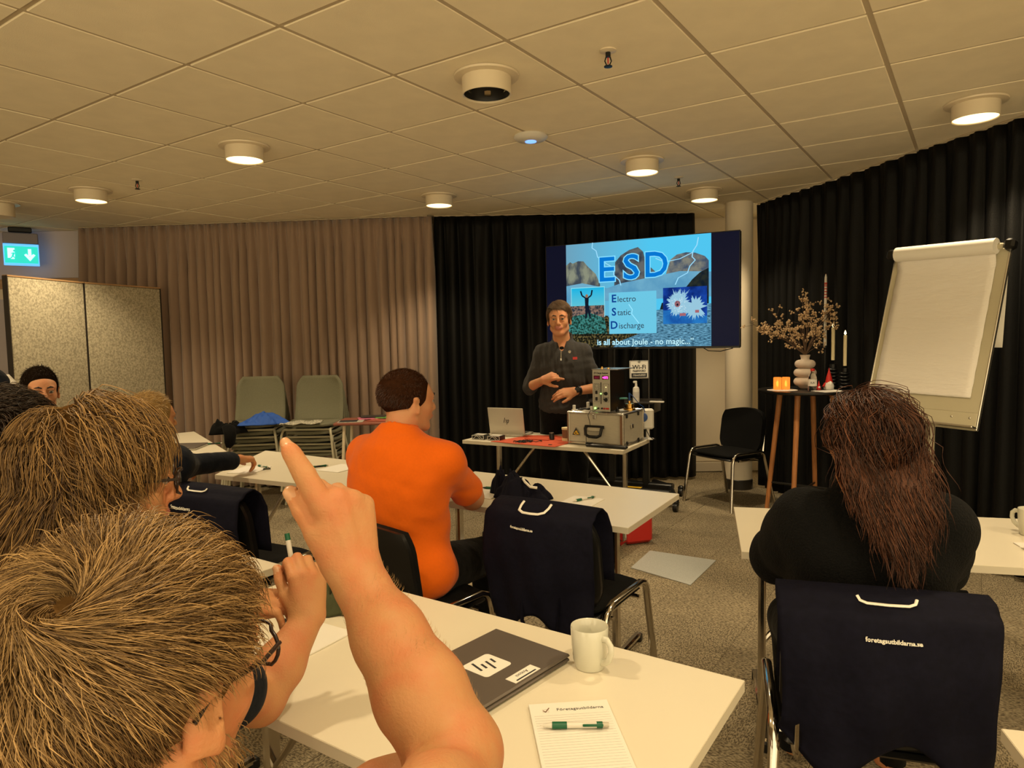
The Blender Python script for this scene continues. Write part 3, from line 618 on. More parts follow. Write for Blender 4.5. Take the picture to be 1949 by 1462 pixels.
for x, y in ((-.50, -.30), (.50, -.30), (-.40, .28), (.40, .28)):
    w1 = obj('caster', MB().lathe([(.0005, -.018), (.036, -.018), (.038, -.010), (.038, .010), (.036, .018), (.0005, .018)], (x, y, .038), 18, R=roty(PI / 2)), M['black_plastic'], stand); obj('caster_fork', MB().box((x, y + .012, .07), (.05, .05, .05), bev=.01), M['black_metal'], w1)
yl = obj('warning_sticker', MB().box((.10, -.18, .1535), (.14, .05, .002)), M['yellow'], stand)
# slide -- flat picture on the screen, drawn as thin glowing layers; SW x SH in metres
SW = TW * 277 / 370; SH = TH - .02; sx0 = -TW / 2 + TW * .118; szb = ZC + .006 - SH / 2
EM = {}
def em(c, s_=1.0):
    k = (c, s_)
    if k not in EM:
        m = bpy.data.materials.new('screen_colour'); m.use_nodes = True; nt = m.node_tree; nt.nodes.clear(); e = nt.nodes.new('ShaderNodeEmission'); o_ = nt.nodes.new('ShaderNodeOutputMaterial')
        e.inputs[0].default_value = c + (1,); e.inputs[1].default_value = s_; nt.links.new(e.outputs[0], o_.inputs[0]); EM[k] = m
    return EM[k]
def emn(c1, c2, scale, s_=1.0, stretch=(1, 1, 1), lo=.4, hi=.6):
    m = bpy.data.materials.new('screen_texture'); m.use_nodes = True; nt = m.node_tree; nt.nodes.clear(); e = nt.nodes.new('ShaderNodeEmission'); o_ = nt.nodes.new('ShaderNodeOutputMaterial')
    tc_ = nt.nodes.new('ShaderNodeTexCoord'); mp = nt.nodes.new('ShaderNodeMapping'); mp.inputs['Scale'].default_value = stretch; n_ = nt.nodes.new('ShaderNodeTexNoise'); n_.inputs['Scale'].default_value = scale; n_.inputs['Detail'].default_value = 5
    r = nt.nodes.new('ShaderNodeValToRGB'); r.color_ramp.elements[0].position = lo; r.color_ramp.elements[1].position = hi; r.color_ramp.elements[0].color = c1 + (1,); r.color_ramp.elements[1].color = c2 + (1,)
    nt.links.new(tc_.outputs['Object'], mp.inputs[0]); nt.links.new(mp.outputs[0], n_.inputs[0]); nt.links.new(n_.outputs[0], r.inputs[0]); nt.links.new(r.outputs[0], e.inputs[0]); e.inputs[1].default_value = s_; nt.links.new(e.outputs[0], o_.inputs[0]); return m
def grad(c1, c2, ax, a, b, s_=1.0):
    m = bpy.data.materials.new('screen_gradient'); m.use_nodes = True; nt = m.node_tree; nt.nodes.clear(); e = nt.nodes.new('ShaderNodeEmission'); o_ = nt.nodes.new('ShaderNodeOutputMaterial')
    tc_ = nt.nodes.new('ShaderNodeTexCoord'); sp = nt.nodes.new('ShaderNodeSeparateXYZ'); mr = nt.nodes.new('ShaderNodeMapRange'); mr.inputs[1].default_value = a; mr.inputs[2].default_value = b
    r = nt.nodes.new('ShaderNodeValToRGB'); r.color_ramp.elements[0].color = c1 + (1,); r.color_ramp.elements[1].color = c2 + (1,)
    nt.links.new(tc_.outputs['Object'], sp.inputs[0]); nt.links.new(sp.outputs[ax], mr.inputs[0]); nt.links.new(mr.outputs[0], r.inputs[0]); nt.links.new(r.outputs[0], e.inputs[0]); e.inputs[1].default_value = s_; nt.links.new(e.outputs[0], o_.inputs[0]); return m
lay = [0]
slide = None
def sl(name, polys, m, parent=None, th=.0004):
    """polys in slide units: x 0..1 across, y 0..1 up"""
    lay[0] += 1; P = [[(sx0 + x * SW, szb + y * SH) for x, y in p] for p in polys]
    return obj(name, flat(P, .0015 - .0004 * lay[0], th), m, parent or slide, smooth=0)
def sltext(body, x, y, size, m, bold=0, align='CENTER', name='slide_text', dy=0.0, sx=1.0, shear=0.0):
    lay[0] += 1; return text(name, body, size, m, slide, (sx0 + x * SW, .0012 - .0004 * lay[0] + dy, szb + y * SH), (PI / 2, 0, 0), ext=.0001, bold=bold, align=align, sx=sx, shear=shear)
slide = obj('slide_image', flat([[(sx0, szb), (sx0 + SW, szb), (sx0 + SW, szb + SH), (sx0, szb + SH)]], .0014, .0006), grad((.14, .33, .46), (.075, .52, .80), 0, sx0, sx0 + SW * .6), tv, smooth=0)
sl('mountain', [[(0, .46), (0, .80), (.03, .83), (.05, .815), (.09, .835), (.13, .83), (.16, .78), (.19, .74), (.22, .70), (.25, .60), (.24, .46)]], emn((.055, .07, .09), (.26, .28, .20), 14, .9, (1, 1, .5)))
sl('mountain', [[(.35, .52), (.36, .80), (.40, .86), (.46, .905), (.52, .925), (.555, .88), (.57, .80), (.60, .74), (.66, .66), (.68, .52)]], emn((.035, .05, .075), (.13, .14, .14), 12, .9))
sl('mountain', [[(.68, .55), (.74, .79), (.78, .83), (.84, .845), (.90, .835), (.96, .80), (.985, .76), (.985, .55)]], emn((.06, .09, .14), (.22, .22, .18), 14, .9))
sl('haze_band', [[(0, .44), (0, .60), (.12, .62), (.30, .56), (.40, .60), (.60, .64), (.80, .68), (1, .66), (1, .44)]], emn((.10, .32, .52), (.16, .42, .60), 5, .9))
sl('dark_hillside', [[(.82, .50), (.88, .60), (.93, .66), (.985, .695), (.985, .38), (.66, .31), (.68, .40), (.74, .42)]], emn((.006, .012, .02), (.02, .025, .02), 20))
sl('water', [[(0, 0), (1, 0), (1, .38), (.6, .33), (.3, .30), (0, .30)]], emn((.02, .075, .13), (.14, .36, .52), 30, 1, (1, 1, 5)))
sl('foreground_rock', [[(0, 0), (0, .33), (.30, .30), (.40, .16), (.52, .12), (.40, .06), (.34, 0)]], emn((.008, .009, .006), (.20, .15, .05), 55, .8, lo=.46, hi=.66))
for pts in ([(.20, 1), (.195, .95), (.225, .92), (.235, .86), (.30, .79), (.35, .75), (.35, .68), (.39, .63), (.40, .58)], [(.92, .97), (.91, .90), (.885, .85), (.88, .80), (.90, .77), (.865, .72), (.85, .66), (.79, .62), (.77, .56)], [(.46, .45), (.475, .40), (.47, .36), (.50, .31), (.52, .27)], [(.885, .84), (.80, .79), (.70, .77), (.64, .81)], [(.36, .76), (.30, .72), (.26, .70)]):
    sl('lightning_streak', [stroke([pts[i], pts[i + 1]], .0065) for i in range(len(pts) - 1)], em((.35, .75, 1.0), .9))
# three insets
sl('photo_border', [[(.035, .29), (.285, .29), (.285, .58), (.035, .58)]], em((.25, .65, .75)))
sl('inset_photo_sky', [[(.04, .40), (.28, .40), (.28, .572), (.04, .572)]], grad((.10, .50, .62), (.01, .42, .70), 2, szb + .4 * SH, szb + .57 * SH))
sl('inset_photo_ground', [[(.03, .17), (.28, .17), (.28, .402), (.03, .402)]], emn((.02, .035, .05), (.32, .20, .15), 50, .8))
sl('inset_shrub', [[(.0, .13), (.30, .13), (.28, .28), (.18, .33), (.03, .30)]], emn((.008, .03, .02), (.06, .28, .25), 60, .8))
fg = [stroke([(.155, .30), (.158, .40)], .028)]
sl('standing_figure', [[(.140, .415), (.165, .415), (.172, .365), (.178, .335), (.182, .28), (.172, .28), (.160, .345), (.150, .28), (.138, .28), (.142, .345)], [(.138, .48), (.168, .48), (.165, .41), (.140, .41)], stroke([(.142, .478), (.118, .50)], .012), stroke([(.118, .50), (.108, .545)], .011), stroke([(.164, .478), (.186, .50)], .012), stroke([(.186, .50), (.193, .55)], .011)], em((.006, .010, .02)))
sl('figure_head', [[(.153 + .011 * math.cos(a), .495 + .017 * math.sin(a)) for a in np.linspace(0, 2 * PI, 12)[:-1]]], em((.30, .15, .08)))
sl('text_panel', [[(.315, .125), (.645, .125), (.645, .515), (.315, .515)]], em((.14, .53, .72)))
sl('lightning_streak', [stroke(s2, .006) for s2 in ([(.455, .40), (.48, .35)], [(.48, .35), (.475, .31)], [(.475, .31), (.525, .22)])], em((.30, .75, .95)))
sl('inset_photo_blue', [[(.69, .205), (.975, .205), (.975, .535), (.69, .535)]], emn((.004, .02, .16), (.01, .06, .38), 9, .95))
sl('blue_cloth_fold', [[(.69, .205), (.975, .205), (.975, .27), (.88, .29), (.80, .33), (.69, .33)]], emn((.01, .09, .36), (.02, .18, .52), 9, .95))
rg = random.Random(3); fur = []
for k in range(150):
    a = rg.uniform(0, 2 * PI); cx, cy = (.79, .385) if k % 3 else (.90, .35); r = rg.uniform(.055, .085); sx_ = 1.0; fur.append([(cx + .02 * math.cos(a + 1.57) , cy + .03 * math.sin(a + 1.57)), (cx + r * math.cos(a), cy + r * 1.45 * math.sin(a)), (cx - .02 * math.cos(a + 1.57), cy - .03 * math.sin(a + 1.57))])
for k in range(22): b = rg.uniform(.77, .83); fur.append([(b - .006, .44), (b + rg.uniform(-.03, .05), rg.uniform(.49, .53)), (b + .006, .44)])
sl('fluffy_dog', fur, em((.30, .55, .70), .95)); sl('dog_fur', [[(x1, y1), (x1 + .012 * math.cos(a), y1 + .02 * math.sin(a)), (x1 + .003, y1 + .004)] for x1, y1, a in [(rg.gauss(.80, .03), rg.gauss(.385, .045), rg.uniform(0, 6.28)) for _ in range(90)]], em((.60, .75, .82)))
sl('dog_snout', [[(.785 + .019 * math.cos(a), .385 + .03 * math.sin(a)) for a in np.linspace(0, 2 * PI, 12)[:-1]]], em((.28, .12, .14)))
sl('dog_nose', [[(.785 + .007 * math.cos(a), .378 + .011 * math.sin(a)) for a in np.linspace(0, 2 * PI, 9)[:-1]], [(.776, .405), (.781, .405), (.781, .398), (.776, .398)], [(.797, .405), (.802, .405), (.802, .398), (.797, .398)]], em((.01, .01, .02)))
sl('dog_foot', [[(.80, .275), (.84, .275), (.84, .30), (.80, .30)]], em((.35, .12, .14))); sl('dog_foot', [[(.90, .30), (.925, .30), (.925, .325), (.90, .325)]], em((.35, .12, .14)))
for b, m in ((.012, em((.22, .70, .95))), (.004, em((.002, .17, .60)))):
    for ch_, x in (('E', .30), ('S', .475), ('D', .645)): sltext(ch_, x, .725 + (x - .3) * .05, .30, m, bold=b, sx=1.12 if ch_ != 'D' else .98)
for y, a_, b_ in ((.455, 'E', 'lectro'), (.33, 'S', 'tatic'), (.205, 'D', 'ischarge')):
    sltext(a_, .352, y, .094, em((.004, .05, .26)), .0022); sltext(b_, .376 + (.009 if a_ == 'D' else 0), y - .007, .072, em((.03, .055, .09)), .0002, 'LEFT', sx=.98)
for b_, m in ((.0035, em((.02, .06, .10))), (.001, em((.50, .85, .95)))): sltext('is all about Joule - no magic...\u201d', .56, .045, .072, m, bold=b_, sx=.98, name='slide_caption')

obj('cable', MB().tube([(.55, .05, ZC - .47), (.60, .05, ZC - .50), (.70, .05, ZC - .505), (.80, .05, ZC - .48)], .004, 6), M['black_plastic'], tv, smooth=60)
# ------------------------------------------------------------------ presenter's table contents
pa = math.atan2(-.62, 1.104)                      # table front direction
def frame(p, a): return V(p[0], p[1], p[2] if len(p) > 2 else 0), rotz(a)
# metal case
cc = V(.393, 4.888, 0) + nrm(V(.358, -.231, 0)) * .213 + nrm(V(.195, .332, 0)) * .185
case = thing('metal_case', 'silver aluminium flight case with a black handle on the presenter table', 'case', (cc[0], cc[1], .7305), math.atan2(-.231, .358))
cw, cd, chh = .425, .365, .215
obj('case_body', MB().box((0, 0, chh / 2 + .012), (cw - .01, cd - .01, chh), bev=.006), M['alu'], case)
e = MB()
for sx in (-1, 1):
    for sy in (-1, 1): e.box((sx * (cw / 2 - .006), sy * (cd / 2 - .006), chh / 2 + .012), (.018, .018, chh + .004), bev=.004)
    for z in (.014, chh + .010): e.box((sx * (cw / 2 - .006), 0, z), (.018, cd - .02, .018), bev=.004)
for sy in (-1, 1):
    for z in (.014, chh + .010): e.box((0, sy * (cd / 2 - .006), z), (cw - .02, .018, .018), bev=.004)
obj('edge_profile', e, M['alu_edge'], case)
obj('corner_strip', MB().box((cw / 2 - .012, -cd / 2 - .0045, chh / 2 + .012), (.014, .004, chh - .02)), M['brown_edge'], case, smooth=0); obj('corner_strip', MB().box((-cw / 2 + .008, -cd / 2 - .0045, chh / 2 + .012), (.008, .004, chh - .02)), M['brown_edge'], case, smooth=0)
cn = MB()
for sx in (-1, 1):
    for sy in (-1, 1):
        for z in (.014, chh + .010): cn.box((sx * (cw / 2 - .008), sy * (cd / 2 - .008), z), (.026, .026, .022), bev=.008)
obj('corner_cap', cn, M['alu_edge'], case)
hd = obj('handle', MB().tube([(-.062, -cd / 2 - .006, .135), (-.062, -cd / 2 - .022, .12), (-.055, -cd / 2 - .028, .078), (-.03, -cd / 2 - .03, .066), (.03, -cd / 2 - .03, .066), (.055, -cd / 2 - .028, .078), (.062, -cd / 2 - .022, .12), (.062, -cd / 2 - .006, .135)], .011, 8), M['black_plastic'], case, smooth=70)
obj('handle_plate', MB().box((0, -cd / 2 - .003, .132), (.15, .006, .022), bev=.004), M['black_plastic'], hd); obj('handle_grip', MB().box((0, -cd / 2 - .012, .115), (.10, .012, .026), bev=.005), M['alu'], hd)
for x in (-.015, .0): pass
obj('latch', MB().box((-.0, -cd / 2 - .005, chh - .01), (.022, .01, .035), bev=.003), M['alu_edge'], case)
obj('side_latch', MB().box((cw / 2 + .003, -.03, .13), (.008, .04, .032), bev=.003), M['alu_edge'], case)
for y in (-.12, .08): obj('hinge', MB().box((cw / 2 + .003, y, chh - .005), (.008, .02, .03), bev=.002).box((cw / 2 + .003, y, .02), (.008, .02, .03), bev=.002), M['black_metal'], case)
tri = obj('esd_sticker', flat([[(-.172, .068), (-.112, .068), (-.142, .122)]], -cd / 2 - .0062, .0008), M['ink'], case, smooth=0)
obj('esd_symbol', flat([stroke([(-.158, .075), (-.140, .098)], .007), stroke([(-.140, .098), (-.134, .082)], .012), stroke([(-.134, .084), (-.120, .074)], .006), stroke([(-.150, .073), (-.128, .076)], .006)], -cd / 2 - .0070, .0006), M['yellow'], tri, smooth=0)
obj('sticker_gap', flat([stroke([(-.160, .092), (-.138, .074)], .002)], -cd / 2 - .0078, .0005), M['ink'], tri, smooth=0)
rr = rotz(case.rotation_euler.z); cpt = lambda x, y, z: tuple(V(cc[0], cc[1], .7305) + rr @ V(x, y, z)); topz = chh + .0205
# analyser
an = thing('charge_analyser', 'tall grey charge analyser with a pink digital display on the metal case', 'instrument', cpt(.055, -.06, topz + .002), case.rotation_euler.z - .05)
obj('front_panel', MB().box((0, -.112, .147), (.135, .006, .288), bev=.002), mat('panel_grey', (.46, .44, .37), .45, .05), an); obj('instrument_body', MB().box((0, .0, .145), (.128, .22, .278), bev=.003), M['black_metal'], an)
obj('top_plate', MB().box((.03, 0, .2935), (.20, .24, .005)), M['alu_edge'], an, smooth=0)
for x, z, mm, nm in ((-.032, .238, M['leddark'], 'display'), (.034, .238, M['leddark'], 'display')): obj(nm, MB().box((x, -.116, z), (.048, .004, .026)), mm, an, smooth=0)
text('display_digits', '+073', .022, M['ledpink'], an, (.034, -.1186, .237), (PI / 2, 0, 0), bold=.0008, sx=.95); text('display_digits', '00.0', .018, mat('led_dim', (.1, 0, .02), .4, emit=(.25, .01, .05), estr=.5), an, (-.032, -.1186, .237), (PI / 2, 0, 0), bold=.0004)
text('panel_title', 'JTI Charge Analyzer', .0165, M['ink'], an, (0, -.1156, .268), (PI / 2, 0, 0), bold=.0004, sx=.82)
def outl(x0, x1, z0, z1, w1=.0015): return [[(x0, z0), (x1, z0), (x1, z0 + w1), (x0, z0 + w1)], [(x0, z1), (x1, z1), (x1, z1 - w1), (x0, z1 - w1)], [(x0, z0), (x0 + w1, z0), (x0 + w1, z1), (x0, z1)], [(x1, z0), (x1 - w1, z0), (x1 - w1, z1), (x1, z1)]]
obj('panel_outline', flat(outl(-.056, -.014, .07, .195) + outl(.016, .060, .10, .195) + outl(.016, .060, .07, .099) + outl(-.048, -.020, .152, .190) + [stroke([(-.034, .160), (-.042, .176)], .001), stroke([(-.034, .160), (-.026, .176)], .001)], -.1160, .0008), M['ink'], an, smooth=0)
for z in (.135, .09): obj('rocker_switch', MB().box((-.035, -.118, z), (.017, .008, .024), bev=.002), M['black_plastic'], an)
for z in (.128, .085): obj('rotary_knob', MB().lathe([(.0005, 0), (.013, 0), (.011, .012), (.0005, .013)], (.038, -.115, z), 16, R=rotx(PI / 2)).box((.038, -.128, z), (.026, .006, .006), R=roty(.5)), M['black_plastic'], an)
obj('slider_slot', MB().box((.0, -.1165, .13), (.005, .004, .15)), M['ink'], an, smooth=0)
for k in range(10): obj('scale_tick', MB().box((-.008, -.1158, .065 + k * .014), (.004, .001, .0012)), M['ink'], an, smooth=0)
obj('indicator_light', MB().lathe([(.0005, 0), (.005, 0), (.0045, .004), (.0005, .005)], (0, -.118, .127), 12, R=rotx(PI / 2)), M['ledgreen'], an); obj('indicator_light', MB().lathe([(.0005, 0), (.003, 0), (.0025, .003), (.0005, .004)], (.038, -.115, .172), 10, R=rotx(PI / 2)), mat('led_yellow', (.8, .7, .2), .4, emit=(1, .8, .3), estr=2), an)
for x, mm in ((-.045, M['ledgreen']), (-.02, M['black_plastic']), (.008, M['black_plastic']), (.026, M['red']), (.045, M['red']), (.055, M['red'])): obj('socket', MB().lathe([(.0005, 0), (.006, 0), (.006, .009), (.003, .010), (.0005, .004)], (x, -.1155, .025), 12, R=rotx(PI / 2)), mm, an)
obj('test_lead', MB().tube([(-.02, -.126, .025), (-.035, -.14, .012), (-.05, -.13, -.004 + .008), (-.065, -.15, .012), (-.075, -.17, -.02), (-.06, -.175, -.06), (-.055, -.176, -.09), (-.085, -.18, -.11), (-.085, -.183, -.16), (-.08, -.185, -.25)], .0022, 6), M['black_plastic'], an, smooth=60)
obj('top_terminal', MB().lathe([(.0005, 0), (.012, 0), (.012, .006), (.006, .008), (.006, .014), (.0005, .014)], (-.02, -.06, .296), 14).lathe([(.0005, 0), (.012, 0), (.012, .006), (.0005, .010)], (.02, -.04, .296), 14), M['brass'], an)
def peg(x, y, h_, lab, r_=.011, m=None, nm='connector_post', cat='connector'):
    o = obj(nm, MB().lathe([(.0005, 0), (r_ * 1.6, 0), (r_ * 1.6, .006), (r_, .008), (r_, h_), (r_ * .8, h_ + .002), (.0005, h_ + .002)], n=16), m or M['white'], None, loc=cpt(x, y, topz)); return tag(o, lab, cat)
peg(-.185, -.13, .035, 'white connector post at the left end of the metal case'); peg(-.10, -.08, .055, 'taller white connector post on the metal case'); peg(-.035, -.15, .035, 'white connector beside the grey analyser')
o = obj('coiled_lead', MB().tube([(.05 * (1 + .3 * math.sin(k * 1.7)) * math.cos(k * .5), .025 * (1 + .25 * math.cos(k)) * math.sin(k * .5), .004 + .012 * abs(math.sin(k * .8))) for k in range(40)], .003, 5), M['black_plastic'], None, loc=cpt(-.09, -.12, topz), smooth=60); tag(o, 'coil of black test lead beside the analyser on the case', 'cable')
bz = cpt(.17, .03, topz)
t = thing('brass_sensor', 'brass cup sensor with a blue stem on the metal case', 'instrument', bz)
obj('brass_base', MB().lathe([(.0005, 0), (.042, 0), (.042, .012), (.030, .016), (.030, .036), (.034, .038), (.034, .046), (.012, .050), (.012, .066), (.0005, .068)], n=24), M['brass'], t)
obj('stem', MB().tube([(0, 0, .06), (0, 0, .12)], .007, 8), M['blueplastic'], t); obj('green_clip', MB().box((-.045, -.01, .085), (.06, .03, .012), bev=.004), mat('aqua_plastic', (.1, .35, .33), .35), t)
obj('signal_lead', MB().tube([(0, 0, .12), (.03, .0, .09), (.07, 0, .04), (.10, .02, .02), (.115, .03, -.02)], .003, 6), M['blueplastic'], t, smooth=60)
o = obj('probe_clip', MB().lathe([(.0005, 0), (.014, 0), (.015, .012), (.007, .02), (.006, .035), (.0005, .036)], n=12), M['black_plastic'], None, loc=cpt(.145, -.12, topz)); tag(o, 'small black probe standing right of the analyser', 'probe')
o = obj('wire_scrap', MB().tube([(-.04, 0, .004), (-.02, .02, .006), (0, 0, .004), (.02, -.02, .006), (.03, .01, .004)], .003, 6), M['grey'], None, loc=cpt(.115, -.15, topz), smooth=60); tag(o, 'short grey lead on the case between analyser and probe', 'cable')
o = obj('power_strip', MB().box((0, 0, .011), (.30, .04, .021), bev=.006).box((-.13, .0, .024), (.05, .03, .01), bev=.004), M['black_plastic'], None, loc=(.635, 4.682, .7305), rz=pa - .05); tag(o, 'flat black bar lying in front of the metal case', 'power strip')
# laptop
lp = thing('open_laptop', 'open silver laptop seen from behind on the presenter table', 'laptop', (-.075, 5.29, .7305), math.atan2(-.12, .26))
Rl = rotx(-.28)
obj('laptop_base', MB().box((0, .14, .008), (.30, .215, .015), bev=.005), M['silver'], lp); obj('keyboard', MB().box((0, .16, .0165), (.25, .10, .002)), M['black_plastic'], lp, smooth=0)
lid = obj('lid', MB().box(tuple(V(0, .028, .012) + Rl @ V(0, 0, .108)), (.30, .008, .212), R=rotx(.19), bev=.003), M['silver'], lp)
def hpmark(parent, m, s_, loc, rot):
    st = lambda a, b, w1=.16: stroke([a, b], w1)
    mb = flat([st((-.55, 1), (-.95, -.45)), st((-.42, .35), (-.12, .42)), st((-.12, .42), (-.34, -.45)), st((.25, .38), (-.12, -.95)), st((.22, .38), (.62, .38)), st((.62, .38), (.38, -.38)), st((.38, -.38), (.06, -.38))], 0, .02)
    mb.v = [(x * s_, y * s_, z * s_) for x, y, z in mb.v]; o = obj('emblem', mb, m, parent, smooth=0); o.location = loc; o.rotation_euler = rot
cL = V(0, .028, .012) + rotx(.19) @ V(0, -.0055, .115)
hpmark(lid, M['black_metal'], .028, tuple(V(0, .028, .012) + Rl @ V(0, 0, .108) + rotx(.19) @ V(.008, -.0052, .0)), (.19, 0, 0))
# mat etc
mm_ = MB(); mm_.prism([(-.165, 5.055), (.285, 4.745), (.395, 4.905), (.46, 5.06), (.33, 5.30), (.12, 5.33), (.0, 5.20), (-.06, 5.15)], .7308, .7345)
o = obj('work_mat', mm_, M['orange_mat']); tag(o, 'orange red antistatic mat spread over the presenter table', 'mat')
o = obj('folded_mat', MB().box((0, 0, .004), (.20, .12, .006), bev=.002), M['orange_mat'], None, loc=(.20, 5.13, .7350), rz=pa); tag(o, 'small folded orange mat lying on the work mat', 'mat')
o = obj('mouse_pad_fragment', MB().box((0, 0, .002), (.025, .012, .003)), M['ink'], None, loc=(.26, 4.83, .7348), rz=pa); tag(o, 'tiny black clip near the front edge of the orange mat', 'clip')
rg = random.Random(9); mb = MB()
for k in range(9):
    a = rg.uniform(0, 6.28); x, y = rg.uniform(-.07, .07), rg.uniform(-.03, .03); mb.tube([(x + .04 * math.cos(a + q * .7), y + .025 * math.sin(a + q * .7), .004 + .006 * (q % 2)) for q in range(7)], .0028, 5)
o = obj('cable_tangle', mb, M['black_plastic'], None, loc=(.11, 4.98, .7348), smooth=60); tag(o, 'tangle of black wrist strap leads on the orange mat', 'cable')
for k, (x, y) in enumerate(((-.245, 5.215), (-.125, 5.145))):
    t = thing('relay_box', ['left', 'right'][k] + ' small black and white box at the left end of the presenter table', 'box', (x, y, .7305), pa + .05, 'small boxes on the presenter table')
    obj('box_body', MB().box((0, 0, .018), (.105, .09, .034), bev=.003), M['black_plastic'], t); obj('front_frame', flat(outl(-.05, .05, .003, .033, .003) + [stroke([(-.04, .006), (-.01, .03)], .002), stroke([(-.01, .03), (.02, .008)], .002), stroke([(.01, .028), (.04, .008)], .002)], -.0475, .002), M['white'], t, smooth=0); obj('top_label', MB().box((0, .0, .0358), (.08, .06, .0012)), M['white'], t, smooth=0)
o = obj('small_jar', MB().lathe([(.0005, 0), (.019, 0), (.019, .045), (.016, .050), (.0005, .050)], n=20), M['black_plastic'], None, loc=(.285, 5.07, .7350)); tag(o, 'small dark cylindrical jar standing on the orange mat', 'jar'); obj('rim', MB().lathe([(.0005, .0505), (.017, .0505), (.017, .054), (.0005, .054)], n=20), M['alu_edge'], o)
t = thing('tape_roll', 'roll of brown tape standing upright beside the metal case', 'tape', (.395, 5.02, .7350))
obj('tape_cup', MB().lathe([(.0005, 0), (.035, 0), (.038, .09), (.034, .092), (.032, .03), (.0005, .03)], n=24), M['brown_edge'], t); obj('cream_ring', MB().lathe([(.036, .082), (.040, .082), (.040, .095), (.035, .095)], n=24).lathe([(.0355, .0), (.039, .0), (.039, .02), (.036, .02)], n=24), M['wax'], t)
t = thing('desk_dispenser', 'white lamp-like dispenser behind the metal case on a small foot', 'dispenser', (.985, 5.09 - .06, .7305))
obj('dispenser_foot', MB().lathe([(.0005, 0), (.045, 0), (.045, .008), (.014, .016), (.012, .08), (.0005, .08)], n=20), M['white'], t); obj('dispenser_head', MB().box((0, 0, .15), (.085, .05, .15), bev=.012), M['white'], t); obj('blue_knob', MB().lathe([(.0005, -.01), (.032, -.008), (.034, 0), (.030, .01), (.0005, .012)], (-.04, -.035, .165), 18, R=rotx(PI / 2)), M['blueplastic'], t)
obj('cord', MB().tube([(-.02, -.03, .08), (.0, -.06, .03), (.03, -.05, .006), (.05, -.02, .004)], .003, 6), M['black_plastic'], t, smooth=60)
# wifi sign and spray on the stand shelf
sh = V(tc[0] - .05, tc[1] + .18, 0); rs = rotz(ta)
t = thing('wifi_sign', 'square white Wi-Fi password sign hanging under the screen', 'sign', (1.09, 5.93, 1.195), .05)
obj('sign_plate', MB().box((0, 0, 0), (.165, .008, .155), bev=.004), M['paper'], t); obj('sign_border', flat(outl(-.079, .079, -.074, .074, .003), -.0055, .001), M['ink'], t, smooth=0)
text('sign_text', 'Wi-Fi', .052, M['ink'], t, (0, -.0052, .020), (PI / 2, 0, 0), bold=.001, sx=1.0); text('sign_text', 'PASSWORD', .021, M['ink'], t, (0, -.0052, -.012), (PI / 2, 0, 0), bold=.0008, sx=1.0)
obj('code_plate', MB().box((0, -.0048, -.048), (.135, .003, .036)), M['ink'], t, smooth=0); text('handwritten_code', 'Hawth2025', .024, M['paper'], t, (0, -.0068, -.047), (PI / 2, 0, 0), shear=.2, sx=.95)
arcs = MB()
for r1 in (.006, .012, .018): arcs.tube([(r1 * math.sin(a), -.0055, .052 + r1 * math.cos(a)) for a in np.linspace(-.8, .8, 8)], .0014, 4)
obj('wifi_symbol', arcs, M['ink'], t); obj('hanger', MB().tube([(-.06, .004, .075), (-.02, .01, .16)], .0015, 4).tube([(.06, .004, .075), (.02, .01, .16)], .0015, 4), M['black_metal'], t)
t = thing('spray_bottle', 'white spray bottle standing on the shelf under the screen', 'bottle', (1.04, 5.80, .9265))
obj('bottle', MB().lathe([(.0005, 0), (.026, 0), (.028, .01), (.028, .11), (.024, .125), (.012, .133), (.0005, .134)], n=22), M['white'], t); obj('pump', MB().tube([(0, 0, .13), (0, 0, .165)], [.012, .009], 12).box((-.008, 0, .172), (.034, .014, .018), bev=.004), M['white'], t); obj('bottle_label', MB().lathe([(.0286, .04), (.0286, .09)], n=22), M['greyprint'], t)
o = obj('remote_control', MB().box((0, 0, .008), (.12, .035, .014), bev=.004), M['white'], None, loc=(1.20, 5.735, .9265), rz=ta); tag(o, 'white remote control lying on the shelf under the screen', 'remote control')

# things under the presenter table
t = thing('red_crate', 'red plastic tub on the floor under the presenter table', 'tub', (.86, 4.93, 0), .3); obj('tub_body', MB().box((0, 0, .12), (.22, .18, .22), bev=.02), M['red'], t); obj('tub_rim', MB().box((0, 0, .225), (.24, .20, .02), bev=.006), M['red'], t); obj('tub_handle', MB().tube([(-.10, 0, .23), (-.06, 0, .27), (.06, 0, .27), (.10, 0, .23)], .006, 6), M['red'], t, smooth=60)
t = thing('grey_box', 'small grey box on the floor beside the red tub', 'box', (.62, 4.99, 0), .1); obj('box_body', MB().box((0, 0, .05), (.20, .14, .098), bev=.008), M['grey'], t); obj('box_lid', MB().box((0, 0, .105), (.205, .145, .014), bev=.005), M['alu'], t)
o = obj('floor_plate', MB().prism([(.93, 4.70), (1.318, 4.467), (1.037, 4.03), (.74, 4.36)], .0015, .006), M['plate'], smooth=0); tag(o, 'pale speckled square test plate lying on the carpet', 'floor plate')
o = obj('adapter', MB().box((0, 0, .03), (.08, .05, .055), bev=.008), M['black_plastic'], None, loc=(-.10, 3.95, 0)); tag(o, 'black power adapter on the floor behind the second row table', 'adapter')

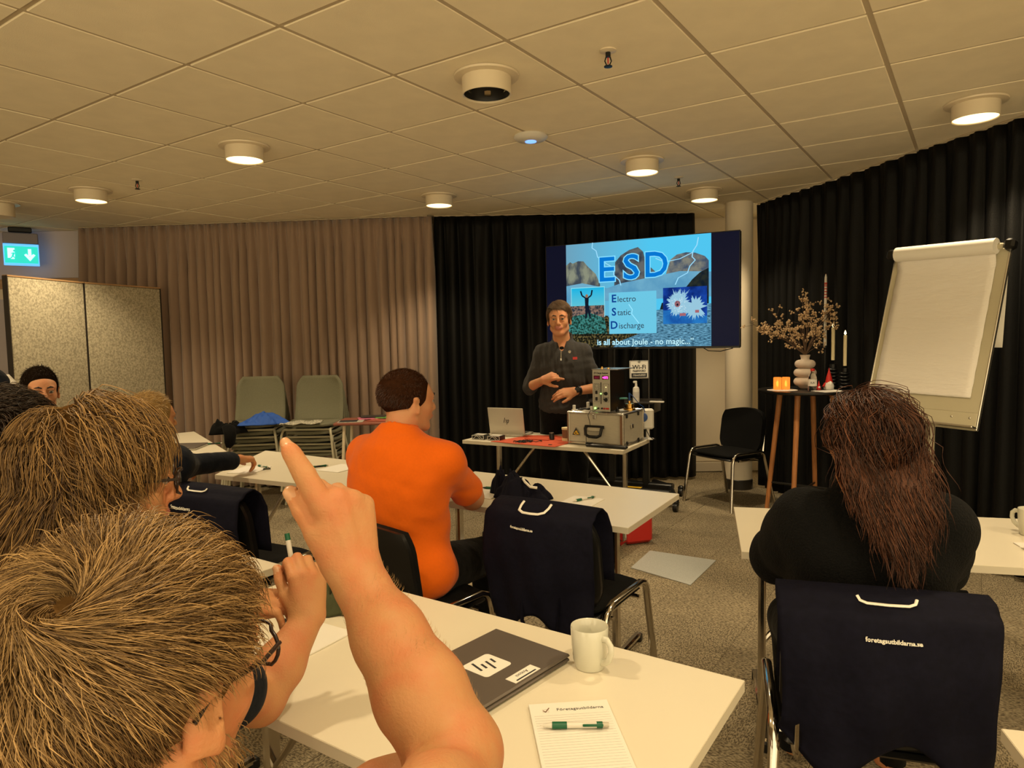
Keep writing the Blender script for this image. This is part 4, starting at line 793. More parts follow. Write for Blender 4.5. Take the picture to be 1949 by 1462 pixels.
# ------------------------------------------------------------------ bar table and decorations
bc = V(2.25, 5.30, 0); BZ = 1.05
t = thing('bar_table', 'round black bar table with angled wooden legs', 'table', tuple(bc))
obj('tabletop', MB().lathe([(.0005, BZ - .022), (.33, BZ - .022), (.345, BZ - .012), (.345, BZ), (.0005, BZ)], n=48), M['black_plastic'], t)
for k in range(4):
    a = PI * .25 + k * PI / 2 + .1; l = obj('leg', MB().tube([(.19 * math.cos(a), .19 * math.sin(a), BZ - .02), (.30 * math.cos(a), .30 * math.sin(a), 0)], [.021, .016], 12), M['woodleg'], t, smooth=60)
for k in range(2): a = PI * .25 + k * PI / 2 + .1; obj('crossbar', MB().tube([(.27 * math.cos(a), .27 * math.sin(a), .28 + .02 * k), (-.27 * math.cos(a), -.27 * math.sin(a), .28 + .02 * k)], .008, 8), M['black_metal'], t)
def on(x, y, z=0): return (bc[0] + x, bc[1] + y, BZ + z + .0005)
o = obj('doily', MB().lathe([(.0005, 0), (.11, 0), (.11, .002), (.0005, .002)], n=24), M['paper'], None, loc=on(-.19, -.03)); tag(o, 'round white lace mat under the amber candle glasses', 'mat')
o = obj('white_card', MB().box((0, 0, .001), (.21, .15, .002)), M['paper'], None, loc=on(.09, -.21), rz=.25, smooth=0); tag(o, 'white sheet at the front edge of the bar table', 'paper')
def tealight(x, y, lab):
    t = thing('candle_glass', lab, 'candle glass', on(x, y, .003), 0, 'amber candle glasses on the bar table')
    g = MB(); prof = []
    for z in np.linspace(0, .095, 10): prof.append((.026 + .002 * math.sin(z * 60), z))
    g.lathe(prof + [(.022, .095), (.022, .01), (.0005, .01)], n=14); obj('glass', g, M['amber'], t); 
    for k in range(8): obj('rib', MB().box((.0285 * math.cos(k * PI / 4), .0285 * math.sin(k * PI / 4), .048), (.004, .004, .09), R=rotz(k * PI / 4)), M['amber'], t, smooth=0)
    obj('flame', MB().lathe([(.0005, .02), (.012, .035), (.009, .055), (.0005, .07)], n=10), M['flame'], t)
tealight(-.22, -.01, 'left amber ribbed candle glass, glowing, on the bar table'); tealight(-.155, -.01, 'right amber ribbed candle glass, glowing, beside the white vase')
# vase
vz = thing('bubble_vase', 'cream three bulged ceramic vase on the bar table', 'vase', on(.02, .06))
prof = [(.0005, 0), (.03, 0), (.045, .01)]
for b_, (z0, r_, hh) in enumerate(((.045, .083, .038), (.115, .083, .036), (.182, .076, .034))):
    for a in np.linspace(-1.25, 1.25, 9): prof.append((.030 + (r_ - .030) * math.cos(a) ** .8, z0 + .01 + hh * math.sin(a) * .98))
prof += [(.033, .225), (.030, .235), (.038, .262), (.034, .262), (.026, .235), (.0005, .20)]
obj('vase_body', MB().lathe(prof, n=36), M['vase'], vz, smooth=70)
br = thing('blossom_branches', 'dry cream blossom branches spreading out of the cream vase', 'flowers', (bc[0] + .02, bc[1] + .06, BZ + .26))
rg = random.Random(12); tw = MB(); fl = MB(); ends = []
def bl(p, s_):
    for q in range(5): fl.add(*( (lambda c, r: ([tuple(c + V(dx, dy, dz) * r) for dx, dy, dz in ((1, 0, 0), (-1, 0, 0), (0, 1, 0), (0, -1, 0), (0, 0, 1), (0, 0, -1))], [(0, 2, 4), (2, 1, 4), (1, 3, 4), (3, 0, 4), (2, 0, 5), (1, 2, 5), (3, 1, 5), (0, 3, 5)]))(V(*p) + V(rg.gauss(0, s_), rg.gauss(0, s_), rg.gauss(0, s_)), s_ * rg.uniform(.7, 1.1))))
targets = [(-.43, .0, .26), (-.36, -.05, .22), (-.28, .03, .25), (-.24, .05, .33), (-.20, 0, .16), (-.02, .02, .48), (.01, -.04, .42), (-.04, 0, .33), (.05, .04, .27), (.20, .0, .34), (.23, .03, .40), (.20, -.04, .25), (.15, .05, .18), (.12, 0, .08), (-.06, -.05, .22), (-.12, .05, .20), (.06, -.06, .16), (-.10, 0, .10), (.0, .06, .14), (-.16, -.04, .25), (.10, .0, .22)]
for e_ in targets:
    mid = V(e_[0] * .35, e_[1] * .35, e_[2] * .45); pts = [(rg.gauss(0, .006), rg.gauss(0, .006), -.10), (0, 0, 0), tuple(mid), tuple(mid * .3 + V(*e_) * .7), e_]; tw.tube(pts, [.003, .003, .0025, .002, .0012], 5)
    A = V(*mid); B = V(*e_); nbl = int(np.linalg.norm(B) * 34)
    for q in range(nbl): f_ = rg.uniform(.3, 1.02); p = A + (B - A) * f_ + V(rg.gauss(0, .028), rg.gauss(0, .02), rg.gauss(0, .028)); tw.tube([tuple(A + (B - A) * (f_ - .1)), tuple(p)], .001, 4); bl(p, .0085)
obj('twigs', tw, M['twig'], br, smooth=0); o = obj('blossoms', fl, M['flower'], br, smooth=0); o['kind'] = 'stuff'
# bottle, gnomes, candles
t = thing('water_bottle', 'clear plastic bottle with a red cap and white label on the bar table', 'bottle', on(.0, -.12))
obj('bottle_body', MB().lathe([(.0005, 0), (.028, 0), (.031, .01), (.029, .05), (.031, .09), (.026, .115), (.012, .135), (.012, .148), (.0005, .148)], n=22), M['glass'], t, smooth=70); obj('bottle_cap', MB().lathe([(.0005, .146), (.0145, .146), (.0145, .164), (.0005, .165)], n=16), M['red'], t); obj('bottle_label', MB().lathe([(.0315, .035), (.0315, .085)], n=22), M['white'], t); text('label_text', 'KA', .022, M['ink'], t, (-.012, -.0316, .06), (PI / 2, 0, -.3))
def gnome(x, y, s_, lab):
    t = thing('santa_figurine', lab, 'figurine', on(x, y), 0, 'small santa figurines on the bar table')
    obj('body', MB().lathe([(.0005, 0), (.035 * s_, 0), (.036 * s_, .03 * s_), (.022 * s_, .06 * s_), (.0005, .062 * s_)], n=16), M['white'] if s_ > .8 else M['red'], t); obj('hat', MB().lathe([(.027 * s_, .05 * s_), (.020 * s_, .09 * s_), (.009 * s_, .13 * s_), (.001, .165 * s_)], n=16), M['red'], t)
    obj('beard', MB().blob((0, -.02 * s_, .042 * s_), (.020 * s_, .015 * s_, .022 * s_), 3), M['paper'], t); obj('arm', MB().tube([(-.03 * s_, 0, .045 * s_), (-.05 * s_, -.015 * s_, .02 * s_)], .008 * s_, 8), M['red'], t)
gnome(.165, -.03, 1.0, 'larger santa figurine in a pointed red hat beside the stone candle holders'); gnome(.075, -.06, .42, 'tiny red santa figurine beside the water bottle')
def stones(x, y, n_, lab, hc=None, zc=.2):
    t = thing('stone_candle_holder', lab, 'candle holder', on(x, y), 0, 'black stacked stone candle holders')
    for k in range(n_): obj('stone', MB().blob((rg.uniform(-.004, .004), rg.uniform(-.004, .004), .014 + k * .026), (.040 - .004 * (k % 2), .036, .0145), k, .05), M['black_plastic'], t, smooth=180)
    obj('cup', MB().lathe([(.0005, n_ * .026), (.024, n_ * .026), (.024, n_ * .026 + .03), (.0005, n_ * .026 + .03)], n=16), M['black_plastic'], t)
    return n_ * .026 + .031
def candle(x, y, z, h_, lab, tip=True, m=None, r_=.0125):
    t = thing('candle', lab, 'candle', on(x, y, z), 0, 'tall candles on the bar table'); obj('wax', MB().lathe([(.0005, 0), (r_, 0), (r_, h_), (r_ * .6, h_ + .003), (.0005, h_ + .003)], n=14), m or M['wax'], t)
    if tip: obj('flame', MB().lathe([(.0005, h_ + .003), (.010, h_ + .014), (.006, h_ + .03), (.0005, h_ + .042)], n=10), mat('led_flame', (1, .9, .6), .4, emit=(1, .85, .5), estr=1.6), t)
z = stones(.235, .06, 6, 'taller black stacked stone candle holder, left of the two'); candle(.235, .06, z + .03, .25, 'left lit white LED candle in a stone holder')
z = stones(.285, -.03, 5, 'shorter black stacked stone candle holder, right of the two'); candle(.285, -.03, z + .015, .23, 'right lit white LED candle in a stone holder')
obj('candle_collar', MB().lathe([(.0005, .187), (.014, .187), (.014, .218), (.0005, .218)], on(.235, .06), 14), M['black_plastic']) if False else None
t = thing('advent_candle', 'very tall thin advent candle with red marks rising behind the blossoms', 'candle', on(.205, .13)); obj('holder', MB().lathe([(.0005, 0), (.03, 0), (.03, .006), (.008, .02), (.008, .30), (.016, .31), (.016, .33), (.0005, .33)], n=14), M['black_metal'], t); wx = obj('wax', MB().tube([(0, 0, .33), (0, 0, .86), (0, 0, .885)], [.0115, .009, .003], 12), M['white'], t, smooth=60)
for k in range(6): obj('red_mark', MB().lathe([(.0102, .0), (.0105, .008)], (0, 0, .70 + k * .022), 10), M['red'], t)
obj('red_top', MB().tube([(0, 0, .80), (0, 0, .885)], [.0103, .0035], 10), mat('candle_pink', (.45, .12, .08), .5), t)

# ------------------------------------------------------------------ flip chart
TL, TR = V(2.21, 4.0, 1.905), V(2.51, 3.5, 1.893); tilt = V(-.215, -.135, -.905)
fx = nrm(TR - TL); fz = nrm(-tilt - fx * np.dot(-tilt, fx)); fy = np.cross(fz, fx); RF = np.stack([fx, fy, fz], 1); FW = .585; FH = np.linalg.norm(tilt)
fc = (TL + TR) / 2
fb = thing('flip_chart', 'tilted flip chart easel with blank white paper sheets', 'flip chart', (fc[0], fc[1], 0)); off = lambda x, y, z: tuple(V(0, 0, fc[2]) + RF @ V(x, y, z))
def fbox(name, c, d, m, par, bev=.003, sm=35): return obj(name, MB().box(off(*c), d, R=RF, bev=bev), m, par, smooth=sm)
fbox('board', (0, 0, -FH / 2), (FW, .018, FH), M['board'], fb, .006)
fbox('board_rim', (-FW / 2 + .002, 0, -FH / 2), (.008, .024, FH), M['alu_edge'], fb); fbox('board_rim', (FW / 2 - .002, 0, -FH / 2), (.008, .024, FH), M['alu_edge'], fb)
fbox('pen_tray', (0, -.03, -FH + .012), (FW, .06, .012), M['alu_edge'], fb); fbox('tray_face', (0, -.012, -FH + .045), (FW - .01, .005, .085), M['board'], fb)
fbox('clamp_bar', (0, -.035, .0), (FW - .03, .03, .03), M['board'], fb, .01)
for s_ in (-1, 1): fbox('clamp_cap', (s_ * (FW / 2 + .005), -.03, .005), (.05, .055, .055), M['black_plastic'], fb, .012)
def pf(u, v):
    s_ = v; x = (u - .5) * (FW - .075) - .006
    if s_ < .18:
        a = PI * (1 - s_ / .18) ; y = -.036 - .040 * math.sin(a) * .9 - .0; z = -.010 + .030 * -math.cos(PI - a)
        z = .035 * math.cos(a * .9) - .025; y = -.030 - .045 * math.sin(PI * (s_ / .18) * .55 + .2)
    else:
        k = (s_ - .18) / .82; z = -.060 - k * (FH - .225); y = -.066 + .045 * min(1, k * 3) ** .6 - .004 * math.sin(k * 40) * math.sin(3 * u) - .012 * k * 0
    return off(x, y, z)
obj('paper_roll', MB().tube([off(-FW / 2 + .035, -.055, -.005), off(FW / 2 - .045, -.055, -.005)], .040, 18), M['paper'], fb, smooth=60)
ps = obj('paper_sheet', MB().grid(lambda u, v: off((u - .5) * (FW - .085) - .008, -.016 - .0012 * math.sin(v * 37 + 3 * u) - .001 * math.sin(v * 61 - 5 * u) - .05 * max(0, .08 - v) * 6, -.03 - v * (FH - .19)), 14, 60), mat('flip_paper', (.80, .76, .70), .75, bump=.5, bscale=16, stretch=(1, 1, 4)), fb, smooth=180, solid=.002)
obj('turned_sheet', MB().grid(lambda u, v: off((u - .5) * (FW - .085) + .02, .03 + .11 * v, .02 - v * .50), 4, 8), M['paper'], fb, smooth=180, solid=.002)
pc = MB(); pc.tube([off(-.12, -.035, -FH + .028), off(.0, -.035, -FH + .028)], .008, 8); mk = obj('marker', pc, M['white'], None, loc=(fc[0], fc[1], 0)); tag(mk, 'white marker with blue cap lying on the flip chart tray', 'marker'); obj('marker_cap', MB().tube([off(-.155, -.035, -FH + .028), off(-.12, -.035, -FH + .028)], .009, 8).tube([off(0, -.035, -FH + .028), off(.012, -.035, -FH + .028)], .0085, 8), M['blueplastic'], mk)
for x in (.17, .255): fbox('screw', (x, -.017, -FH + .06), (.010, .006, .010), M['alu_edge'], fb)
mid = V(*off(0, .03, -FH * .6)); obj('post', MB().tube([tuple(mid), (mid[0] - .02, mid[1], .05)], .022, 12), M['board'], fb, smooth=60)
obj('post_collar', MB().tube([off(0, .03, -FH * .35), off(0, .03, -FH * .85)], .03, 10), M['black_plastic'], fb, smooth=60)
for k in range(5): a = k * 2 * PI / 5 + .3; obj('base_leg', MB().tube([(mid[0] - .02, mid[1], .07), (mid[0] - .02 + .30 * math.cos(a), mid[1] + .30 * math.sin(a), .018)], .016, 8), M['black_metal'], fb)

# ------------------------------------------------------------------ things on the audience tables
def sheet(name, lab, c, size, rz, z=.7405, th=.004, m=None, cat='paper', group=None):
    o = obj(name, MB().box((0, 0, th / 2), (size[0], size[1], th), bev=.0006), m or M['paper'], None, loc=(c[0], c[1], z), rz=rz, smooth=0); return tag(o, lab, cat, group)
def pen(lab, c, rz, z, L=.145, group='green and white pens', solid_dark=False, tiltm=None):
    t = thing('pen', lab, 'pen', (c[0], c[1], z), rz, group); w1 = M['white'] if not solid_dark else M['black_plastic']
    s_ = L / .155; q = lambda x: x * s_
    obj('barrel', MB().tube([(q(-.045), 0, 0), (q(.055), 0, 0)], .0055, 12), w1, t, smooth=60); obj('grip', MB().tube([(q(-.045), 0, 0), (q(-.015), 0, 0)], [.0068, .0066], 12), M['green'], t, smooth=60)
    obj('nose', MB().tube([(q(-.046), 0, 0), (q(-.062), 0, 0), (q(-.066), 0, 0), (q(-.070), 0, 0)], [.0055, .003, .001, .0007], 10), w1, t, smooth=60)
    obj('clip', MB().box((q(.038), -.007, .003), (q(.042), .003, .005), bev=.001).tube([(q(.046), 0, 0), (q(.058), 0, 0)], .0062, 10), M['green'], t, smooth=60); obj('button', MB().tube([(q(.058), 0, 0), (q(.071), 0, 0)], [.0048, .0042], 10), M['alu'], t, smooth=60)
    return t
# near table
npd = thing('notepad', 'lined white notepad with a green pen on it, near the mug', 'notepad', (.112, 1.262, .7405), math.atan2(.018, .168) - .02)
obj('pad_sheets', MB().box((0, 0, .0035), (.163, .235, .007), bev=.0006), M['paper'], npd, smooth=0); 
for k in range(22): obj('ruled_line', MB().box((0, .07 - k * .0085, .0072), (.150, .0005, .0003)), M['greyprint'], npd, smooth=0)
text('heading', 'F\u00f6retagsutbildarna', .0128, M['ink'], npd, (.020, .090, .0072), (0, 0, 0), ext=.0002, bold=.0); obj('tick_box', MB().box((-.050, .0935, .0072), (.012, .0006, .0003)).box((-.050, .0825, .0072), (.012, .0006, .0003)).box((-.056, .088, .0072), (.0006, .011, .0003)).box((-.044, .088, .0072), (.0006, .011, .0003)), M['greyprint'], npd, smooth=0)
tk = MB(); tk.prism([tuple(p) for p in stroke([(-.055, .089), (-.0505, .083)], .002)], .0073, .0077); tk.prism([tuple(p) for p in stroke([(-.051, .083), (-.042, .098)], .002)], .0073, .0077); obj('tick_mark', tk, M['brown_edge'], npd, smooth=0)
pen('green and white pen lying across the nearest notepad', (.106, 1.281), -.012, .7545)
mug = thing('coffee_mug', 'white ceramic mug standing near the edge of the nearest table', 'mug', (.166, 1.545, .7405), -.9)
obj('mug_body', MB().lathe([(.0005, .003), (.028, .003), (.030, 0), (.033, .001), (.0385, .02), (.0415, .05), (.0435, .094), (.0425, .0965), (.040, .094), (.0385, .05), (.036, .02), (.030, .008), (.0005, .007)], n=48), M['ceramic'], mug, smooth=50)
obj('handle', MB().tube([(.040, 0, .078), (.056, 0, .080), (.066, 0, .070), (.067, 0, .054), (.060, 0, .036), (.047, 0, .025), (.038, 0, .022)], .006, 10, sq=1.3), M['ceramic'], mug, smooth=80)
# closed laptop, grey
ql = [V(.123, 1.567, 0), V(-.025, 1.752, 0), V(-.06, 1.354, 0)]
ex_ = nrm(ql[0] - ql[2]); la = math.atan2(ex_[1], ex_[0]); ey_ = V(-ex_[1], ex_[0], 0); LW, LD = .325, .232
lc = ql[0] - ex_ * LW / 2 + ey_ * LD / 2
l2 = thing('closed_laptop', 'closed grey laptop with a white logo sticker beside the mug', 'laptop', (lc[0], lc[1], .7405), la)
obj('laptop_base', MB().box((0, 0, .0065), (LW, LD, .009), bev=.004), M['greylap'], l2); ld = obj('lid', MB().box((0, 0, .0165), (LW, LD, .0075), bev=.003), M['greylap'], l2)
obj('seam', MB().box((0, 0, .0118), (LW - .01, LD - .01, .003)), M['black_plastic'], l2, smooth=0)
hx = [(.036, .0), (.018, .031), (-.018, .031), (-.036, .0), (-.018, -.031), (.018, -.031)]
RS = rotz(-la + .65); st_ = [(RS @ V(x * 1.25, y * 1.25, 0))[:2] for x, y in ((.036, .012), (.006, .042), (-.034, .020), (-.040, -.016), (-.010, -.042), (.030, -.016))]
gx = V(.012, -.004)
def rsq(w1, h1, r_, n1=5): return [(sx * (w1 - r_) + r_ * math.cos(a), sy * (h1 - r_) + r_ * math.sin(a)) for sx, sy, a0 in ((1, 1, 0), (-1, 1, PI / 2), (-1, -1, PI), (1, -1, 3 * PI / 2)) for a in np.linspace(a0, a0 + PI / 2, n1)]
sk = obj('logo_sticker', MB().prism(rsq(.043, .040, .010), .0203, .0208), M['paper'], l2, smooth=0); sk.location = (.0, -.002, 0); sk.rotation_euler = (0, 0, 0)
bars = MB()
for x, y0, y1 in ((-.024, -.012, .028), (-.008, -.012, .010), (.008, -.028, .012), (.024, -.008, .012)): bars.prism(stroke([(x - y0 * -.25, y0), (x + y1 * .25, y1)], .0055), .0210, .0214)
b_ = obj('logo_bars', bars, M['ink'], l2, smooth=0)
nt_ = obj('name_sticker', MB().box((.02, -.092, .0206), (.085, .030, .0006)), M['paper'], l2, smooth=0); text('sticker_text', 'Antoni', .014, M['ink'], nt_, (.02, -.088, .0211), (0, 0, PI), ext=.0001); obj('sticker_print', MB().box((.02, -.101, .0211), (.065, .004, .0004)), M['ink'], nt_, smooth=0)
sheet('notepaper', 'white notepad under the forearm at the left of the nearest table', (-.548, 1.70), (.155, .22), -.55, m=M['paper'])
crumple('olive_bag', 'olive green cloth bag behind the raised arm on the nearest table', 'bag', (-.50, 1.93, .7405), (.20, .16, .13), M['olive'], 5)
wb = obj('bead_bracelet', MB().lathe([(.030, -.004), (.034, -.004), (.034, .004), (.030, .004)], (0, 0, .006), 20, closed=True), M['black_plastic'], None, loc=(-.62, 1.86, .7405)); tag(wb, 'small black ring lying near the clasped hands', 'bracelet')
# row two
sheet('notepad', 'white notepad with a green pen near the right end of the second row table', (.292, 3.095), (.155, .225), -.52, cat='notepad'); pen('green and white marker lying on the second row notepad', (.318, 3.135), .62, .7505, L=.155)
sheet('notepad', 'white sheet in front of the hands of the man in orange', (-.125, 3.33), (.15, .21), -.52, cat='notepad'); pen('dark pen lying on the sheet before the man in orange', (-.10, 3.40), -.35, .7500, solid_dark=True)
o = crumple('folded_navy_bag', 'crumpled navy bag with a white band on the second row table', 'bag', (.03, 3.20, .7405), (.27, .17, .13), M['navy'], 21, rz=-.35)
obj('reflective_band', MB().tube([(.02, -.02, .10), (.04, -.05, .093), (.07, -.065, .075), (.10, -.055, .070)], .006, 6), M['whiteprint'], o, smooth=60); text('lettering', 'bildarna.se', .018, M['whiteprint'], o, (.09, -.088, .022), (PI / 2 - .4, 0, .25))
o = crumple('strap_fold', 'upright fold of the crumpled navy cloth behind the navy bag', 'cloth', (-.04, 3.30, .7405), (.13, .11, .16), M['navy'], 31)
# table B
sheet('notepad', 'white notepad under the pointing hand in the dark sleeve', (-1.565, 4.07), (.17, .21), -.15, cat='notepad'); sheet('notepad', 'white notepad left of the man in orange', (-1.03, 4.06), (.17, .21), -.5, cat='notepad')
pen('dark pen lying between the two notepads', (-1.175, 4.11), .6, .7465, solid_dark=True); pen('pen on the notepad under the pointing hand', (-1.51, 4.13), -.7, .7505)
o = obj('keyring', MB().lathe([(.018, -.002), (.022, -.002), (.022, .002), (.018, .002)], (0, 0, .0025), 18, closed=True), M['black_metal'], None, loc=(-1.46, 4.06, .7448)); tag(o, 'black ring beside the pen on the left notepad', 'ring')
# table C laptop
t = thing('silver_laptop', 'closed silver laptop on the far left white table', 'laptop', (-2.42, 4.98, .7405), .05); obj('laptop_base', MB().box((0, 0, .007), (.33, .23, .011), bev=.004), M['silver'], t); obj('lid', MB().box((0, 0, .0175), (.33, .23, .008), bev=.003), M['greylap'], t); obj('port', MB().box((.10, -.1155, .0075), (.03, .002, .005)), M['ink'], t, smooth=0)
pen('thin dark pen lying behind the silver laptop', (-2.24, 5.13), .3, .7475, solid_dark=True)
# table D extras at right frame edge
sheet('notepad', 'notepad at the right edge of the table in front of the woman', (1.80, 2.27), (.15, .21), -.2, cat='notepad'); pen('pen on the notepad at the right edge', (1.78, 2.32), .1, .7505)
dup(mug, (1.88, 2.48, .7405), 2.0, 'white mug partly cut off at the right edge of the picture')
o = crumple('laptop_bag', 'dark bag on the floor beside the nearest table leg', 'bag', (.72, 1.62, 0), (.28, .34, .34), M['blackcloth'], 41)
# ------------------------------------------------------------------ people: continuous bodies grown from distance fields
class Field:
    def __init__(s, lo, hi, h):
        s.lo = V(*lo); s.h = h; s.n = np.ceil((V(*hi) - s.lo) / h).astype(int) + 1; s.f = np.full(s.n, .2, np.float32); s.mid = np.zeros(s.n, np.uint8)
    def sub(s, lo, hi, pad):
        a = np.clip(((lo - pad - s.lo) / s.h).astype(int), 0, s.n - 1); b = np.clip(((hi + pad - s.lo) / s.h).astype(int) + 2, 1, s.n)
        if np.any(b <= a): return None
        sl_ = tuple(slice(i, j) for i, j in zip(a, b)); ax = [(s.lo[k] + s.h * np.arange(a[k], b[k])).astype(np.float32) for k in range(3)]
        return sl_, ax[0][:, None, None], ax[1][None, :, None], ax[2][None, None, :]
    def put(s, sl_, d, k, mode, m):
        f = s.f[sl_]
        if mode == 'u':
            if m is not None: s.mid[sl_] = np.where(d < f, m, s.mid[sl_])
            if k > 0: hh = np.clip(.5 + .5 * (f - d) / k, 0, 1); s.f[sl_] = f + (d - f) * hh - k * hh * (1 - hh)
            else: s.f[sl_] = np.minimum(f, d)
        else:
            hh = np.clip(.5 - .5 * (f + d) / k, 0, 1); s.f[sl_] = f + (-d - f) * hh + k * hh * (1 - hh)
            if m is not None: s.mid[sl_] = np.where(-d > f - .001, m, s.mid[sl_])
    def cone(s, a, b, ra, rb, k=.01, m=None, mode='u', flat=1.0, up=None, clip=False):
        a = V(*a); b = V(*b); R_ = max(ra, rb) * max(1, flat); q = s.sub(np.minimum(a, b) - R_, np.maximum(a, b) + R_, k + 3 * s.h)
        if q is None: return s
        sl_, x, y, z = q; ab = b - a; L2 = float(ab @ ab) + 1e-12; px, py, pz = x - a[0], y - a[1], z - a[2]; t0 = (px * ab[0] + py * ab[1] + pz * ab[2]) / L2; t = np.clip(t0, 0, 1)
        dx, dy, dz = px - t * ab[0], py - t * ab[1], pz - t * ab[2]
        if up is not None and flat != 1.0:
            u = nrm(up); c = dx * u[0] + dy * u[1] + dz * u[2]; g = 1 / flat - 1; dx, dy, dz = dx + g * c * u[0], dy + g * c * u[1], dz + g * c * u[2]
        d = np.sqrt(dx * dx + dy * dy + dz * dz) - (ra + (rb - ra) * t)
        if clip: L = math.sqrt(L2); d = np.maximum(d, np.maximum(-t0 * L, (t0 - 1) * L))
        s.put(sl_, d, k, mode, m); return s
    def chain(s, pts, rs, k=.01, m=None, **kw):
        for i in range(len(pts) - 1): s.cone(pts[i], pts[i + 1], rs[i], rs[i + 1], k, m, **kw)
        return s
    def ell(s, c, r, R=None, k=.01, m=None, mode='u'):
        c = V(*c); R = np.eye(3) if R is None else R; R_ = max(r); q = s.sub(c - R_, c + R_, k + 3 * s.h)
        if q is None: return s
        sl_, x, y, z = q; px, py, pz = x - c[0], y - c[1], z - c[2]; l = [(px * R[0, i] + py * R[1, i] + pz * R[2, i]) for i in range(3)]
        k0 = np.sqrt(sum((l[i] / r[i]) ** 2 for i in range(3))); k1 = np.sqrt(sum((l[i] / r[i] ** 2) ** 2 for i in range(3))) + 1e-9
        s.put(sl_, k0 * (k0 - 1) / k1, k, mode, m); return s
    def wrinkle(s, amp, freq, seed, dirs=None, lo=None, hi=None):
        rg = np.random.default_rng(seed); sl_ = (slice(None),) * 3; ax = [(s.lo[k] + s.h * np.arange(s.n[k])).astype(np.float32) for k in range(3)]
        x, y, z = ax[0][:, None, None], ax[1][None, :, None], ax[2][None, None, :]; w1 = np.zeros(s.n, np.float32)
        for i in range(5):
            d = rg.normal(size=3) * freq * (1, 1, 1.3)[0]; d2 = rg.normal(size=3) * freq * .6; w1 += np.sin(d[0] * x + d[1] * y + d[2] * z + 1.5 * np.sin(d2[0] * x + d2[1] * y + d2[2] * z + i) + 2 * i)
        s.f += (amp / 3) * w1; return s
    def mesh(s):
        f = s.f; n = s.n; ins = f < 0; c = np.zeros(n - 1, np.uint8); off = [(i, j, k) for i in (0, 1) for j in (0, 1) for k in (0, 1)]
        for i, j, k in off: c += ins[i:n[0] - 1 + i, j:n[1] - 1 + j, k:n[2] - 1 + k]
        act = (c > 0) & (c < 8); I = np.argwhere(act); idx = np.full(n - 1, -1, np.int32); idx[act] = np.arange(len(I))
        vals = np.stack([f[I[:, 0] + i, I[:, 1] + j, I[:, 2] + k] for i, j, k in off], 1); acc = np.zeros((len(I), 3)); cnt = np.zeros(len(I))
        O = np.array(off, float)
        for a in range(8):
            for b in range(a + 1, 8):
                if np.abs(O[a] - O[b]).sum() != 1: continue
                mk = (vals[:, a] < 0) != (vals[:, b] < 0); t = np.where(mk, vals[:, a] / np.where(mk, vals[:, a] - vals[:, b], 1), 0)
                acc += np.where(mk[:, None], O[a] + (O[b] - O[a]) * t[:, None], 0); cnt += mk
        P = s.lo + s.h * (I + acc / cnt[:, None]); mv = s.mid[tuple((I + 1).clip(0, n - 1).T)]; m0 = s.mid[tuple(I.T)]; mv = np.maximum(mv, m0)
        Q = []
        for ax in range(3):
            o1, o2 = [k for k in range(3) if k != ax]; A = ins; sl0 = [slice(None)] * 3; sl1 = [slice(None)] * 3; sl0[ax] = slice(0, -1); sl1[ax] = slice(1, None)
            a_ = A[tuple(sl0)]; b_ = A[tuple(sl1)]; E = np.argwhere(a_ != b_); E = E[(E[:, o1] > 0) & (E[:, o2] > 0) & (E[:, o1] < n[o1] - 1) & (E[:, o2] < n[o2] - 1)]
            sg = a_[tuple(E.T)]; u1 = np.zeros(3, int); u1[o1] = 1; u2 = np.zeros(3, int); u2[o2] = 1
            q = np.stack([idx[tuple((E - d).T)] for d in (u1 * 0, u1, u1 + u2, u2)], 1)
            fl_ = sg if ax != 1 else ~sg; q = np.where(fl_[:, None], q, q[:, ::-1]); Q.append(q)
        Q = np.concatenate(Q); Q = Q[(Q >= 0).all(1)]; return P, Q, mv
def fobj(name, F_, mats, parent, smooth_it=1):
    P, Q, mv = F_.mesh(); me = bpy.data.meshes.new(name); org = np.array(parent.location) if parent else 0
    for _ in range(smooth_it):   # light Laplacian smoothing
        S_ = np.zeros_like(P); C_ = np.zeros(len(P))
        for a in range(4):
            b = Q[:, (a + 1) % 4]; np.add.at(S_, Q[:, a], P[b]); np.add.at(C_, Q[:, a], 1)
        P = np.where(C_[:, None] > 0, P * .5 + .5 * S_ / np.maximum(C_, 1)[:, None], P)
    P = P - org
    me.vertices.add(len(P)); me.vertices.foreach_set('co', P.astype(np.float32).ravel()); me.loops.add(Q.size); me.loops.foreach_set('vertex_index', Q[:, ::-1].astype(np.int32).ravel())
    me.polygons.add(len(Q)); me.polygons.foreach_set('loop_start', np.arange(0, Q.size, 4, dtype=np.int32)); me.polygons.foreach_set('loop_total', np.full(len(Q), 4, np.int32))
    mats = mats if isinstance(mats, (list, tuple)) else [mats]
    for m in mats: me.materials.append(m)
    if len(mats) > 1: me.polygons.foreach_set('material_index', mv[Q].max(1).astype(np.int32).clip(0, len(mats) - 1))
    me.update(); me.validate(); me.shade_smooth(); o = bpy.data.objects.new(name, me); COL.objects.link(o); o.parent = parent
    # make sure normals face outwards
    return o
def hframe(fwd, pitch=0.0, roll=0.0):
    """columns: x = person's right, y = forward, z = up; pitch > 0 looks down"""
    f = nrm(V(fwd[0], fwd[1], 0)); x = V(f[1], -f[0], 0); R = np.stack([x, f, V(0, 0, 1)], 1); return R @ rotx(-pitch) @ roty(roll)
